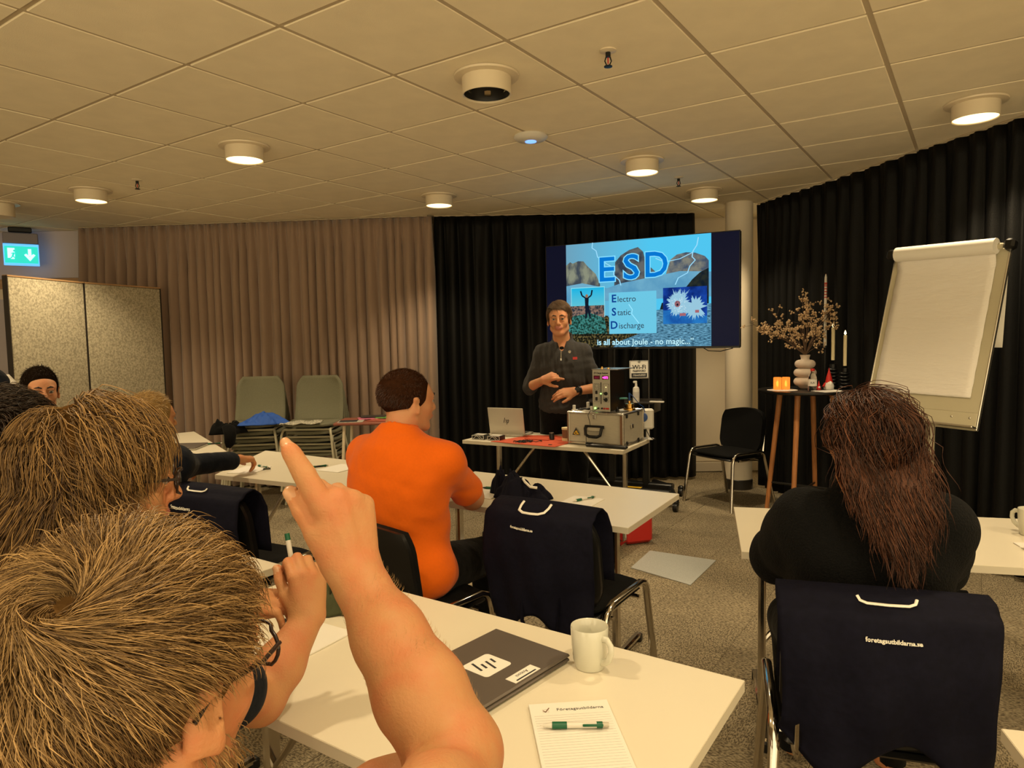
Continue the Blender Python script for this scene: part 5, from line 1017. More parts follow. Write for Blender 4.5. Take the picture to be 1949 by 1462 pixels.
def head(F_, o, R, s=1.0, neck=None, lipm=1, wide=1.0):
    L = lambda x, y, z: V(*o) + R @ (V(x * wide, y, z) * s); r = lambda *a: tuple(v * s for v in a); E = lambda c, rr, k, m=0, mode='u', RR=None: F_.ell(L(*c), r(*rr), R if RR is None else R @ RR, k * s, m, mode)
    E((0, -.018, .035), (.075 * wide, .096, .085), .01); E((0, .030, -.030), (.059 * wide, .062, .078), .03); E((0, .045, .035), (.064 * wide, .05, .05), .02)
    E((0, .066, -.092), (.026, .022, .020), .022)
    for q in (-1, 1):
        E((q * .036, .052, -.020), (.026, .028, .026), .02); F_.cone(L(q * .052, .0, -.062), L(q * .018, .066, -.094), .016 * s, .014 * s, .02 * s, 0)
        E((q * .028, .082, .026), (.024, .012, .008), .012)
        E((q * .031, .094, .006), (.017, .013, .012), .010, None, 's'); E((q * .078 / wide, -.008, -.008), (.007, .019, .031), .006, 0, 'u', rotz(-q * .35)); E((q * .086 / wide, -.002, -.004), (.006, .010, .017), .006, None, 's')
        E((q * .083 / wide, -.010, .017), (.006, .015, .010), .006, 0, 'u'); E((q * .079 / wide, .004, -.034), (.006, .008, .010), .006, 0)
        E((q * .012, .098, -.030), (.008, .010, .007), .005)
        E((q * .031, .076, .006), (.0145, .012, .0115), .003, 0)
        E((q * .031, .0885, .0145), (.017, .009, .0035), .003); E((q * .031, .086, -.0045), (.015, .008, .003), .003)
    F_.cone(L(0, .092, .018), L(0, .112, -.024), .0075 * s, .0115 * s, .012 * s, 0)
    E((0, .088, -.052), (.027, .012, .016), .012)
    E((0, .098, -.0535), (.023, .0065, .0045), .003, lipm); E((0, .096, -.0625), (.019, .0075, .0055), .003, lipm)
    E((0, .105, -.0580), (.022, .006, .0016), .002, None, 's')
    if neck is not None: F_.cone(L(0, -.022, -.05), neck, .056 * s, .062 * s, .03 * s, 0)
    return L
def eyes(parent, L, R, s, org, gaze=(0, 0), brow=None):
    for q in (-1, 1):
        c = L(q * .031, .0815, .0050) - org; e = obj('eye', MB().lathe([(.0005, -.0118 * s), (.006 * s, -.0100 * s), (.0105 * s, -.005 * s), (.0118 * s, 0), (.0105 * s, .005 * s), (.006 * s, .010 * s), (.0005, .0118 * s)], tuple(c), 16), M['eyewhite'], parent, smooth=180)
        d = R @ nrm(V(gaze[0], 1, gaze[1])); obj('iris', MB().blob(tuple(c + d * .0090 * s), (.0056 * s, .0056 * s, .0056 * s), 1, 0), M['iris'], e, smooth=180)
        if brow: obj('eyebrow', MB().tube([tuple(L(q * .012, .096, .026) - org), tuple(L(q * .028, .099, .032) - org), tuple(L(q * .046, .086, .027) - org)], [.003 * s, .0045 * s, .002 * s], 6), brow, parent, smooth=180)
def hand(F_, wr, d, b, side=1, s=1.0, curl=((.3, .4, .3),) * 4, thumb=(.45, .75, .25), tcurl=.3, spread=.08, m=0, nail=None, idx=None, wr_r=.027):
    """wr wrist, d towards fingers, b out of the back of the hand, side: thumb on +/- cross(d, b)"""
    wr = V(*wr); d = nrm(d); b = nrm(V(*b) - d * np.dot(b, d)); l = np.cross(d, b) * side; P = lambda x, y, z: wr + (d * x + l * y + b * z) * s; tips = []
    kn = [(.088, .027, .002), (.092, .008, .005), (.086, -.012, .003), (.076, -.030, -.002)]
    for i, (x, y, z) in enumerate(kn): F_.cone(P(.004, y * .55, 0), P(x, y, z), (.0175 if i in (0, 3) else .019) * s, .0125 * s, .014 * s, m)
    F_.ell(P(.045, .0, -.006), (.042 * s, .036 * s, .016 * s), np.stack([d, l, b], 1), .012 * s, m)
    lens = [(.043, .026, .021), (.048, .030, .022), (.044, .028, .022), (.034, .020, .019)]
    for i in range(4):
        x, y, z = kn[i]; p = P(x, y, z); a = 0; sp = spread * (1.5 - i) ; dd = d * math.cos(sp) + l * math.sin(sp); rad = [.0112, .0100, .0090, .0078] if i < 3 else [.0098, .0088, .0078, .0068]
        pts = [p]
        for j in range(3): a += curl[i][j]; pts.append(pts[-1] + (dd * math.cos(a) - b * math.sin(a)) * lens[i][j] * s)
        F_.cone(p, pts[1], rad[0] * s * 1.12, rad[1] * s, .004, m)
        for j in (1, 2): F_.cone(pts[j], pts[j + 1], rad[j] * s, rad[j + 1] * s, .003, m)
        F_.ell(pts[1] + (pts[1] - P(x, y, z)) * 0, (rad[1] * 1.08 * s,) * 3, None, .003, m); tips.append((pts[-1], nrm(pts[-1] - pts[-2]), rad[3] * s, a))
        if nail is not None and (idx is None or i in idx):
            t_ = nrm(pts[3] - pts[2]); up = nrm(np.cross(np.cross(t_, b * math.cos(a) + dd * math.sin(a)), t_)); RN = np.stack([t_, np.cross(up, t_), up], 1)
            F_.ell(pts[3] - t_ * .002 + up * rad[3] * s * .80, (.0075 * s, .0058 * s, .0022 * s), RN, .001, nail)
    tp = P(.018, .020, -.008); td = nrm(d * thumb[0] + l * thumb[1] - b * thumb[2]); p1 = tp + td * .040 * s; td2 = nrm(td + (d * .9 - l * .5) * tcurl); p2 = p1 + td2 * .034 * s; td3 = nrm(td2 + (d * .7 - l * .8) * tcurl * .6); p3 = p2 + td3 * .025 * s
    F_.cone(tp, p1, .0185 * s, .0145 * s, .014 * s, m); F_.cone(p1, p2, .0125 * s, .0112 * s, .004, m); F_.cone(p2, p3, .0112 * s, .0092 * s, .003, m)
    if nail is not None:
        up = nrm(b * .5 + l * .6); up = nrm(up - td3 * np.dot(up, td3)); RN = np.stack([td3, np.cross(up, td3), up], 1); F_.ell(p3 + up * .0078 * s, (.0085 * s, .0068 * s, .0022 * s), RN, .001, nail)
    return P
def strands(name, parent, m, paths, rad, tint, sides=3, taper=True):
    """paths (N, K, 3) world coordinates"""
    N, K, _ = paths.shape; org = np.array(parent.location); paths = paths - org; t = np.gradient(paths, axis=1); t /= np.linalg.norm(t, axis=2, keepdims=True) + 1e-9
    a = np.where(np.abs(t[..., 2:3]) < .9, np.array([0, 0, 1.0]), np.array([1.0, 0, 0])); u = np.cross(t, a); u /= np.linalg.norm(u, axis=2, keepdims=True) + 1e-9; w_ = np.cross(t, u)
    prof = np.ones(K) if not taper else np.concatenate([[.7], np.ones(K - 2), [.15]]) ; 
    if taper and K > 4: prof[-2] = .6
    r = (rad if np.ndim(rad) else np.full(N, rad))[:, None] * prof[None, :]
    P = np.stack([paths + r[..., None] * (math.cos(2 * PI * k / sides) * u + math.sin(2 * PI * k / sides) * w_) for k in range(sides)], 2)  # N,K,S,3
    base = (np.arange(N) * K * sides)[:, None, None] + (np.arange(K - 1) * sides)[None, :, None]; kk = np.arange(sides)[None, None, :]; k2 = (kk + 1) % sides
    Q = np.stack([base + kk, base + k2, base + sides + k2, base + sides + kk], 3).reshape(-1, 4); P = P.reshape(-1, 3)
    me = bpy.data.meshes.new(name); me.vertices.add(len(P)); me.vertices.foreach_set('co', P.astype(np.float32).ravel()); me.loops.add(Q.size); me.loops.foreach_set('vertex_index', Q.astype(np.int32).ravel())
    me.polygons.add(len(Q)); me.polygons.foreach_set('loop_start', np.arange(0, Q.size, 4, dtype=np.int32)); me.polygons.foreach_set('loop_total', np.full(len(Q), 4, np.int32)); me.materials.append(m)
    at = me.attributes.new('tint', 'FLOAT', 'POINT'); at.data.foreach_set('value', np.repeat(tint, K * sides).astype(np.float32)); me.update(); me.shade_smooth()
    o = bpy.data.objects.new(name, me); COL.objects.link(o); o.parent = parent; o['kind'] = 'stuff'; return o
def scalp_roots(N, rg, ok):
    out = []
    while sum(len(a) for a in out) < N:
        v = rg.normal(size=(N * 2, 3)); v /= np.linalg.norm(v, axis=1, keepdims=True); out.append(v[ok(v)])
    return np.concatenate(out)[:N]
HC_, HR = V(0, -.018, .035), V(.077, .098, .087)
def grow(o, R, s, roots, flow, K, step, lift, rg, jit=.15, grav=0.0, wave=0.0, clump=None, lateral=0.0, extra=None, hr=HR, wide=1.0, hold=.45, cvar=(.6, 1.4), zf=-9):
    """integrate strands over the cranium in head space; flow(p_local, v_unit) -> direction"""
    hr = hr * V(wide, 1, 1); p = HC_ + roots * hr; N = len(p); path = [p.copy()]; ph = rg.uniform(0, 6.28, (N, 1)); jt = rg.normal(size=(N, 3)) * jit; lf = (lift * rg.uniform(.5, 1.2, N))[:, None]
    if clump is not None: cl = rg.integers(0, clump, N); cj = rg.normal(size=(clump, 3)) * jit * 1.5; jt = jt * .4 + cj[cl]; ph = rg.uniform(0, 6.28, (clump, 1))[cl]; lf = lf * rg.uniform(*cvar, (clump, 1))[cl]
    for k in range(K - 1):
        v = (p - HC_) / hr; rr = np.linalg.norm(v, axis=1, keepdims=True); nn = v / hr; nn /= np.linalg.norm(nn, axis=1, keepdims=True); f = flow(p, v / rr); f = f - nn * np.sum(f * nn, 1, keepdims=True) * np.where((rr < 1.6) & (p[:, 2:3] > zf), .9, 0); f /= np.linalg.norm(f, axis=1, keepdims=True) + 1e-6
        d = f + jt + V(0, 0, -1) * grav * k / K + wave * np.cos(ph + k * 1.1) * np.cross(f, nn); d /= np.linalg.norm(d, axis=1, keepdims=True); p = p + d * step
        v = (p - HC_) / hr; rr = np.linalg.norm(v, axis=1, keepdims=True); want = 1 + lf * min(1, (k + 1) / 3) / .085; p = np.where((rr > .3) & ((p[:, 2:3] > zf) | (rr < 1.02)), HC_ + v / rr * hr * np.where(rr < want, want, want + (rr - want) * hold), p)
        if extra is not None: p = extra(p)
        path.append(p.copy())
    Pn = np.stack(path, 1) * s; return V(*o) + Pn @ R.T
def clump_tint(N, rg, base=.45, sp=.25): return np.clip(rg.normal(base, sp, N), 0, 1)
def haircap(name, parent, m, o, R, s, infl=.006, cut=None, h=.004, wide=1.0, mats=None):
    Fc = Field(V(*o) - .16 * s, V(*o) + .16 * s, h); Fc.ell(V(*o) + R @ (V(0, -.018, .037) * s), tuple(V(.075 * wide + infl, .096 + infl, .085 + infl) * s), R, 0, 0)
    if cut: cut(Fc, lambda x, y, z: V(*o) + R @ (V(x, y, z) * s))
    return fobj(name, Fc, m, parent)
def glasses(parent, L, org, m, R, s=1.0, w_=.032, hh=.019, r=.0018, yb=.106):
    fr = None
    for q in (-1, 1):
        pts = [tuple(L(q * .033 + w_ * .78 * math.cos(a), yb - .004 * abs(math.cos(a)) - (.006 if q * math.cos(a) > .5 else 0), .004 + hh * math.sin(a) * (1.0 if math.sin(a) > 0 else 1.1)) - org) for a in np.linspace(0, 2 * PI, 22)]
        g_ = obj('glasses_rim', MB().tube(pts, r, 6), m, parent, smooth=80); obj('temple', MB().tube([tuple(L(q * .060, yb - .010, .010) - org), tuple(L(q * .076, .06, .010) - org), tuple(L(q * .081, .0, .012) - org), tuple(L(q * .081, -.022, -.006) - org)], r * 1.2, 6), m, g_, smooth=80)
        obj('lens', MB().grid(lambda u, v: tuple(L(q * .033 + w_ * .74 * (2 * u - 1) * math.sqrt(max(0, 1 - (2 * v - 1) ** 2)), yb - .004, .004 + hh * .95 * (2 * v - 1)) - org), 8, 8), M['lens'], g_)
    obj('bridge', MB().tube([tuple(L(-.010, yb, .010) - org), tuple(L(0, yb + .003, .013) - org), tuple(L(.010, yb, .010) - org)], r, 6), m, parent, smooth=80)
M['lens'] = mat('lens', (1, 1, 1), .02, trans=1.0, ior=1.02); M['lens'].node_tree.nodes['Principled BSDF'].inputs['Alpha'].default_value = .12
M['frame_dark'] = mat('glasses_frame', (.02, .012, .010), .3)
def torso(F_, pel, chest, neckp, shr, shl, w_=1.0, m=0, belly=.0, k=.05, sr=1.0):
    """shr / shl shoulder points; pel pelvis centre; flattened trunk"""
    pel, chest, neckp = V(*pel), V(*chest), V(*neckp); side = nrm(V(*shr) - V(*shl)); up = nrm(chest - pel); fw = np.cross(up, side); R = np.stack([side, fw, up], 1)
    F_.ell(pel, (.175 * w_, .125 * w_, .13), R, .02, m); F_.ell((pel + chest) / 2 + fw * belly, (.155 * w_, .115 * w_ + belly * .6, .17), R, k, m); F_.ell(chest, (.165 * w_, .118 * w_, .19), R, k, m)
    F_.ell(chest * .35 + neckp * .65, (.135 * w_, .080 * w_, .08), R, k, m)
    for sh in (shr, shl): F_.cone(neckp * .75 + chest * .25, sh, .060 * w_, .060 * w_ * sr, .04, m); F_.cone(chest + side * .08 * np.sign(np.dot(V(*sh) - chest, side)), sh, .085 * w_, .062 * w_ * sr, .05, m)
    return R
def seat_legs(F_, pel, fwd, m=0, w_=1.0, knee=.46, foot=.10):
    f = nrm(V(fwd[0], fwd[1], 0)); r_ = V(f[1], -f[0], 0)
    for q in (-1, 1):
        hip = V(*pel) + r_ * q * .085 * w_ + f * .02; kn = hip + f * knee + r_ * q * .06; kn[2] = .50; an = V(kn[0], kn[1], 0) + f * -.02 + V(0, 0, .09); F_.cone(hip, kn, .092 * w_, .068 * w_, .04, m); F_.cone(kn, an, .062 * w_, .045, .03, m); F_.cone(an - V(0, 0, .045), an + f * .15 - V(0, 0, .052), .042, .034, .02, m)
# ------------------------------------------------------------------ presenter (standing)
def person(label, loc): return thing('person', label, 'person', (loc[0], loc[1], 0))
def P1():
    b = person('standing grey haired man in a charcoal zip sweater, gesturing before the screen', (.40, 5.55)); org = np.array(b.location)
    fwd = nrm(V(-.16, -1, 0)); R = hframe(fwd, .05, .03); ho = V(.372, 5.34, 1.622); s = 1.10
    X = lambda x, y, z: V(.40, 5.42, 0) + hframe(fwd) @ V(x, y, z)     # person frame: x right, y forward
    shr, shl = X(.158, -.01, 1.365), X(-.158, -.01, 1.365)
    er, wr_ = X(.262, .02, 1.10), X(.13, .20, 1.165); el, wl = X(-.275, .0, 1.09), X(-.10, .17, 1.075)
    F1 = Field((-.05, 4.95, .0), (.95, 5.75, 1.84), .0055)
    L = head(F1, ho, R, s, neck=X(0, -.01, 1.42), wide=.96)
    torso(F1, X(0, -.02, .98), X(0, 0, 1.25), X(0, -.01, 1.42), shr, shl, .86, sr=.6); F1.chain([shr, er, wr_], [.034, .042, .029], .02, 0); F1.chain([shl, el, wl], [.034, .042, .030], .02, 0)
    hand(F1, wr_, hframe(fwd) @ V(-.75, .45, .32), hframe(fwd) @ V(.2, .75, .5), 1, 1.02, curl=((.25, .3, .2), (1.0, 1.2, .7), (1.15, 1.2, .7), (1.2, 1.2, .7)), thumb=(.6, .6, .5), m=0)
    hand(F1, wl, hframe(fwd) @ V(.93, .30, -.10), hframe(fwd) @ V(.1, .8, .5), -1, 1.02, curl=((.35, .35, .2), (.4, .4, .2), (.45, .4, .2), (.5, .4, .2)), thumb=(.7, .6, .1), m=0)
    for q in (-1, 1): F1.chain([X(q * .09, -.02, .95), X(q * .11, .0, .50), X(q * .12, -.03, .08)], [.085, .058, .042], .03, 0); F1.cone(X(q * .12, -.04, .045), X(q * .13, .14, .04), .042, .036, .02, 0)
    fobj('body', F1, [M['skin_tan'], M['skin_lip']], b)
    eyes(b, L, R, s, org, (.1, 0), M['hair_dark'])
    C = Field((-.08, 4.98, .86), (.95, 5.75, 1.55), .006); Rt = torso(C, X(0, -.02, .99), X(0, 0, 1.25), X(0, -.01, 1.45), shr, shl, 1.12, k=.06, sr=.85)
    C.chain([shr, er + (er - shr) * .02], [.055, .058], .03, 0); C.cone(er, er + (wr_ - er) * .22, .060, .052, .02, 0, clip=True); C.chain([shl, el], [.055, .058], .03, 0); C.cone(el, el + (wl - el) * .2, .060, .052, .02, 0, clip=True)
    C.ell(X(0, -.01, .93), (.19, .135, .06), hframe(fwd), .03, 0)
    C.wrinkle(.0045, 42, 3)
    C.cone(X(0, -.005, 1.38), X(0, -.015, 1.475), .088, .082, .02, 0); C.cone(X(0, .01, 1.44), X(0, -.01, 1.66), .066, .076, .004, 0, mode='s')
    C.ell(X(0, .125, 1.47), (.035, .09, .10), hframe(fwd), .01, 0, 's')
    fobj('sweater', C, M['greyknit'], b)
    T_ = Field((.1, 4.98, .0), (.72, 5.75, 1.0), .008)
    T_.ell(X(0, -.02, .92), (.178, .125, .10), hframe(fwd), .02, 0)
    for q in (-1, 1): T_.chain([X(q * .09, -.02, .90), X(q * .11, .0, .50), X(q * .12, -.03, .07)], [.10, .078, .062], .03, 0)
    fobj('trousers', T_, M['blackcloth'], b)
    Fz = Field(X(0, .1, 1.4) - .08, X(0, .1, 1.4) + .08, .005); Fz.ell(X(0, .03, 1.395), (.05, .055, .045), hframe(fwd), .01, 0); fobj('undershirt', Fz, M['blackcloth'], b)
    zp = obj('zip', MB().box(tuple(X(0.0, .139, 1.355) - org), (.005, .004, .07), R=hframe(fwd) @ rotx(.25)).box(tuple(X(0, .15, 1.318) - org), (.010, .004, .016), R=hframe(fwd)), M['alu_edge'], b, smooth=0)
    obj('pin_badge', MB().lathe([(.0005, 0), (.013, 0), (.011, .004), (.0005, .005)], tuple(X(-.065, .136, 1.375) - org), 14, R=hframe(fwd) @ rotx(-PI / 2 + .25)), M['alu_edge'], b); obj('red_name_patch', MB().box(tuple(X(-.105, .133, 1.325) - org), (.034, .004, .020), R=hframe(fwd) @ rotz(.2)), M['red'], b)
    wx_ = wl + nrm(el - wl) * .035; RW = np.stack([nrm(np.cross(el - wl, V(0, 0, 1))), nrm(np.cross(np.cross(el - wl, V(0, 0, 1)), el - wl)), nrm(el - wl)], 1)
    wt = obj('wristwatch', MB().lathe([(.036, -.012), (.040, -.010), (.040, .010), (.036, .012)], tuple(wx_ - org), 20, R=RW), M['black_plastic'], b); obj('watch_face', MB().lathe([(.0005, -.006), (.023, -.006), (.023, .006), (.017, .009), (.0005, .007)], tuple(wx_ + hframe(fwd) @ V(.0, .041, .012) - org), 18, R=hframe(fwd) @ rotx(-PI / 2)), M['black_metal'], wt)
    def cut(Fc, LL): Fc.ell(LL(0, .085, -.012), (.075, .062, .082), R, .01, 0, 's'); Fc.ell(LL(0, .0, -.10), (.10, .12, .085), R, .01, 0, 's')
    haircap('hair_base', b, M['base_grey'], ho, R, s, .010, cut, wide=.96)
    rg = np.random.default_rng(5); ro = scalp_roots(2600, rg, lambda v: (v[:, 2] > -.15) & (v[:, 1] < .72) & ~((v[:, 1] > .35) & (v[:, 2] < .62)) & ~((v[:, 1] > -.1) & (v[:, 2] < .05)))
    fl = lambda p, v: np.stack([np.full(len(p), -.35) + .3 * v[:, 0], np.where(v[:, 2] > .5, .6, -.15), -.3 - .5 * (v[:, 2] < .4)], 1)
    strands('hair', b, M['hair_grey'], grow(ho, R, s, ro, fl, 8, .011, .013, rg, .12), .0009, clump_tint(2600, rg))
P1()

# ------------------------------------------------------------------ man in the orange t-shirt
def P2():
    b = person('man in an orange t-shirt sitting with folded hands, seen from behind', (-.42, 2.80)); org = np.array(b.location)
    fwd = nrm(V(.40, .92, 0)); Rb = hframe(fwd); B0 = V(-.455, 2.80, 0); X = lambda x, y, z: B0 + Rb @ V(x, y, z)
    ho = V(-.430, 2.84, 1.238); R = hframe(nrm(V(.80, .60, 0)), .03); s = 1.08
    shr, shl = X(.185, .02, 1.010), X(-.185, .02, 1.015); er, wr_ = V(-.185, 2.99, .80), V(-.235, 3.20, .835); el, wl = X(-.24, .26, .80), V(-.36, 3.18, .82)
    F1 = Field((-.95, 2.35, .02), (.25, 3.55, 1.42), .0065); L = head(F1, ho, R, s, neck=X(0, .0, 1.10), wide=1.02)
    F1.cone(X(0, -.03, 1.09), ho + V(0, 0, -.05) + Rb @ V(0, -.03, 0), .064, .060, .02, 0)
    torso(F1, X(0, -.04, .56), X(0, -.02, .85), X(0, -.01, 1.08), shr, shl, .98, sr=.8); F1.chain([shr, er, wr_], [.044, .050, .031], .02, 0); F1.chain([shl, el, wl], [.044, .050, .031], .02, 0); F1.ell(er * .75 + wr_ * .25, (.056, .056, .050), None, .03, 0)
    hand(F1, wr_, Rb @ V(-.55, .65, .15), Rb @ V(.6, .55, .5), 1, .95, curl=((.7, .8, .4),) * 4, thumb=(.6, .5, -.3)); hand(F1, wl, Rb @ V(.75, .55, .15), Rb @ V(-.3, .8, .4), -1, .95, curl=((.35, .4, .3),) * 4, thumb=(.7, .5, -.3))
    seat_legs(F1, X(0, -.02, .54), fwd, 0)
    fobj('body', F1, [M['skin_tan'], M['skin_lip']], b); eyes(b, L, R, s, org, (0, 0), M['hair_dark'])
    C = Field((-.95, 2.30, .44), (.15, 3.35, 1.22), .0065); torso(C, X(0, -.045, .60), X(0, -.03, .86), X(0, -.015, 1.115), shr + V(0, 0, .0), shl + V(0, 0, .0), 1.26, belly=.04, k=.07, sr=.74); C.ell(X(0, -.03, .56), (.245, .185, .14), Rb, .05, 0)
    C.cone(X(0, -.03, 1.06), X(0, -.02, 1.12), .115, .078, .03, 0)
    for q, a in ((1, shr), (-1, shl)): C.cone(X(q * .055, -.025, 1.065), a + V(0, 0, -.005), .072, .066, .05, 0)
    for a, e in ((shr, er), (shl, el)): C.cone(a, a + (e - a) * .78, .062, .074, .06, 0, clip=False)
    C.ell(X(0, -.07, .95), (.20, .10, .15), Rb, .06, 0)
    C.wrinkle(.0030, 17, 8); C.wrinkle(.0018, 38, 4)
    C.cone(X(0, -.005, 1.09), X(0, .03, 1.34), .068, .11, .006, 0, mode='s')
    for a, e, w_ in ((shr, er, wr_), (shl, el, wl)): C.cone(a + (e - a) * .82, e + (e - a) * .5, .13, .13, .004, 0, mode='s', clip=True)
    fobj('tshirt', C, M['orange'], b)
    col_ = MB().tube([tuple(X(.071 * math.sin(a), -.008 - .071 * math.cos(a), 1.163 - .03 * (1 - math.cos(a)) * .5) - org) for a in np.linspace(-2.6, 2.6, 30)], .0065, 8); obj('collar', col_, M['orange'], b, smooth=80)
    T_ = Field((-.85, 2.35, .04), (.35, 3.5, .78), .008); T_.ell(X(0, -.03, .53), (.21, .17, .11), Rb, .03, 0); seat_legs(T_, X(0, -.02, .55), fwd, 0, 1.22, knee=.43); fobj('trousers', T_, M['blackcloth'], b)
    obj('watch', MB().lathe([(.033, -.010), (.036, -.008), (.036, .008), (.033, .010)], tuple(wr_ + (er - wr_) * .12 - org), 18, R=np.stack([nrm(np.cross(er - wr_, V(0, 0, 1))), V(0, 0, 1), nrm(er - wr_)], 1)), M['black_plastic'], b)
    def cut(Fc, LL): Fc.ell(LL(0, .085, -.035), (.085, .075, .080), R, .008, 0, 's'); Fc.ell(LL(0, .035, -.105), (.12, .105, .085), R, .008, 0, 's'); Fc.ell(LL(0, -.05, -.125), (.10, .10, .070), R, .008, 0, 's')
    haircap('hair_base', b, M['base_auburn'], ho, R, s, .008, cut, wide=1.02)
    rg = np.random.default_rng(15); ro = scalp_roots(4200, rg, lambda v: (v[:, 2] > -.50 - .12 * v[:, 1]) & ~((v[:, 1] > .25) & (v[:, 2] < .50)) & ~((v[:, 1] > -.15) & (v[:, 2] < -.1)) & ~((v[:, 1] > .62)))
    fl = lambda p, v: np.stack([-.2 * np.ones(len(p)), np.where(v[:, 2] > .3, .7, -.1), np.where(v[:, 2] > .5, -.0, -.8)], 1) + v * .5
    pth = grow(ho, R, s, ro, fl, 4, .0052, .010, rg, .3, wide=1.02); strands('hair', b, M['hair_auburn'], pth, .00075, clump_tint(4200, rg, .4, .3))
P2()

# ------------------------------------------------------------------ woman with long brown hair
def P3():
    b = person('woman with long reddish brown wavy hair in a black sweater, seen from behind', (.98, 1.92)); org = np.array(b.location)
    fwd = nrm(V(.295, .956, 0)); Rb = hframe(fwd); B0 = V(.975, 1.87, 0); X = lambda x, y, z: B0 + Rb @ V(x, y, z); ho = V(.935, 1.84, 1.205); R = hframe(nrm(V(-.05, 1, 0)), .12); s = 1.0
    shr, shl = X(.165, .02, .965), X(-.160, .02, .965); er, wr_ = X(.225, .26, .79), X(.06, .44, .80); el, wl = X(-.215, .24, .79), X(-.04, .44, .80)
    F1 = Field((.4, 1.3, .02), (1.6, 2.75, 1.36), .007); head(F1, ho, R, s, neck=X(-.03, .02, 1.03)); torso(F1, X(0, 0, .54), X(0, .03, .80), X(-.02, .02, 1.02), shr, shl, .98); F1.chain([shr, er, wr_], [.045, .040, .026], .02, 0); F1.chain([shl, el, wl], [.045, .040, .026], .02, 0)
    hand(F1, wr_, Rb @ V(-.6, .7, .0), V(0, 0, 1), 1, .9); hand(F1, wl, Rb @ V(.6, .7, .0), V(0, 0, 1), -1, .9); seat_legs(F1, X(0, .0, .53), fwd, 0); fobj('body', F1, [M['skin'], M['skin_lip']], b)
    C = Field((.40, 1.35, .44), (1.60, 2.55, 1.16), .007); torso(C, X(0, -.0, .58), X(0, .03, .80), X(-.015, .02, 1.00), shr, shl, 1.22, k=.06); C.ell(X(0, 0, .88), (.205, .13, .14), Rb, .05, 0)
    C.chain([shr + V(0, 0, -.01), er, wr_], [.085, .080, .055], .05, 0); C.chain([shl + V(0, 0, -.01), el, wl], [.085, .080, .055], .05, 0)
    for sh, e in ((shr, er), (shl, el)): C.ell(sh * .5 + e * .5, (.085, .10, .12), Rb, .04, 0)
    C.cone(X(-.02, .01, .99), X(-.035, .015, 1.065), .080, .066, .03, 0); C.wrinkle(.004, 24, 12); fobj('sweater', C, M['blackknit'], b)
    T_ = Field((.6, 1.5, .04), (1.5, 2.75, .75), .009); T_.ell(X(0, 0, .53), (.20, .17, .11), Rb, .03, 0); seat_legs(T_, X(0, .0, .54), fwd, 0, 1.15, knee=.44); fobj('trousers', T_, M['blackcloth'], b)
    rg = np.random.default_rng(25)
    Fh = Field(ho - V(.20, .20, .46), ho + V(.20, .20, .15), .005); LL = lambda x, y, z: ho + R @ V(x, y, z)
    Fh.ell(LL(0, -.022, .035), (.088, .103, .094), R, 0, 0); Fh.ell(LL(0, -.030, -.06), (.090, .065, .11), R, .04, 0); Fh.ell(LL(.012, -.050, -.15), (.080, .04, .08), R, .04, 0); Fh.cone(LL(.02, -.075, -.16), LL(.035, -.10, -.24), .035, .012, .04, 0)
    Fh.ell(LL(0, .10, -.04), (.07, .07, .11), R, .02, 0, 's'); Fh.wrinkle(.004, 30, 5); fobj('hair_base', Fh, M['base_brown'], b)
    N = 7600; ro = scalp_roots(N, rg, lambda v: (v[:, 2] > -.35) & (v[:, 1] < .55) & ~((v[:, 1] > .2) & (v[:, 2] < .3)))
    K = 19; hr = V(.086, .102, .093); p = HC_ + ro * hr; side = np.sign(p[:, 0:1] + .02); path = [p.copy()]; ncl = 110; cl = rg.integers(0, ncl, N); cph = rg.uniform(0, 6.28, (ncl, 1))[cl]; coff = rg.normal(size=(ncl, 3))[cl] * .10; cxl = rg.uniform(-.08, .08, ncl)[cl][:, None] * .3 + p[:, 0:1]; L_ = (.66 + .34 * np.exp(-((cxl - .03) / .045) ** 2)) * rg.uniform(.85, 1.05, (ncl, 1))[cl] * rg.uniform(.9, 1.03, (N, 1)); jt = rg.normal(size=(N, 3)) * .05
    for k in range(K - 1):
        v = (p - HC_) / hr; rr = np.linalg.norm(v, axis=1, keepdims=True); nn = v / hr; nn /= np.linalg.norm(nn, axis=1, keepdims=True)
        top = (v[:, 2:3] > .25) & (rr < 1.5); f = np.where(top, np.concatenate([np.tanh(p[:, 0:1] / .035 + .6 * np.sign(cph - 3.1)) * .55, -.45 + 0 * side, -.35 + 0 * side], 1), np.array([0, -.05, -1.0]))
        f = f - nn * np.sum(f * nn, 1, keepdims=True) * (rr < 1.5)
        f = f + coff * .5 + jt + .30 * min(1, k / 5) * 1.25 * np.cos(cph + k * .85) * np.array([1.0, 0, 0]) + .22 * min(1, k / 5) * 1.25 * np.sin(cph + k * .85) * np.array([0, 1.0, 0]); f /= np.linalg.norm(f, axis=1, keepdims=True); p = p + f * .0240 * L_
        below = p[:, 2] < -.02; sm = np.clip((-.02 - p[:, 2]) / .10, 0, 1); sm = sm * sm * (3 - 2 * sm); cx = .02; p[:, 0] = np.where(below, p[:, 0] * .994 + cx * .006 * 1.5, p[:, 0]); p[:, 1] = np.where(below, np.minimum(p[:, 1], -.098 - .012 * sm - .08 * np.clip(-.10 - p[:, 2], 0, 1) + .016 * sm * np.sin(cph[:, 0] * 3)), p[:, 1])
        v = (p - HC_) / hr; rr = np.linalg.norm(v, axis=1, keepdims=True); want = 1 + .05 * rg.uniform(.2, 1, (N, 1)); p = np.where((rr < want) & (p[:, 2:3] > -.05), HC_ + v / rr * want * hr, p); path.append(p.copy())
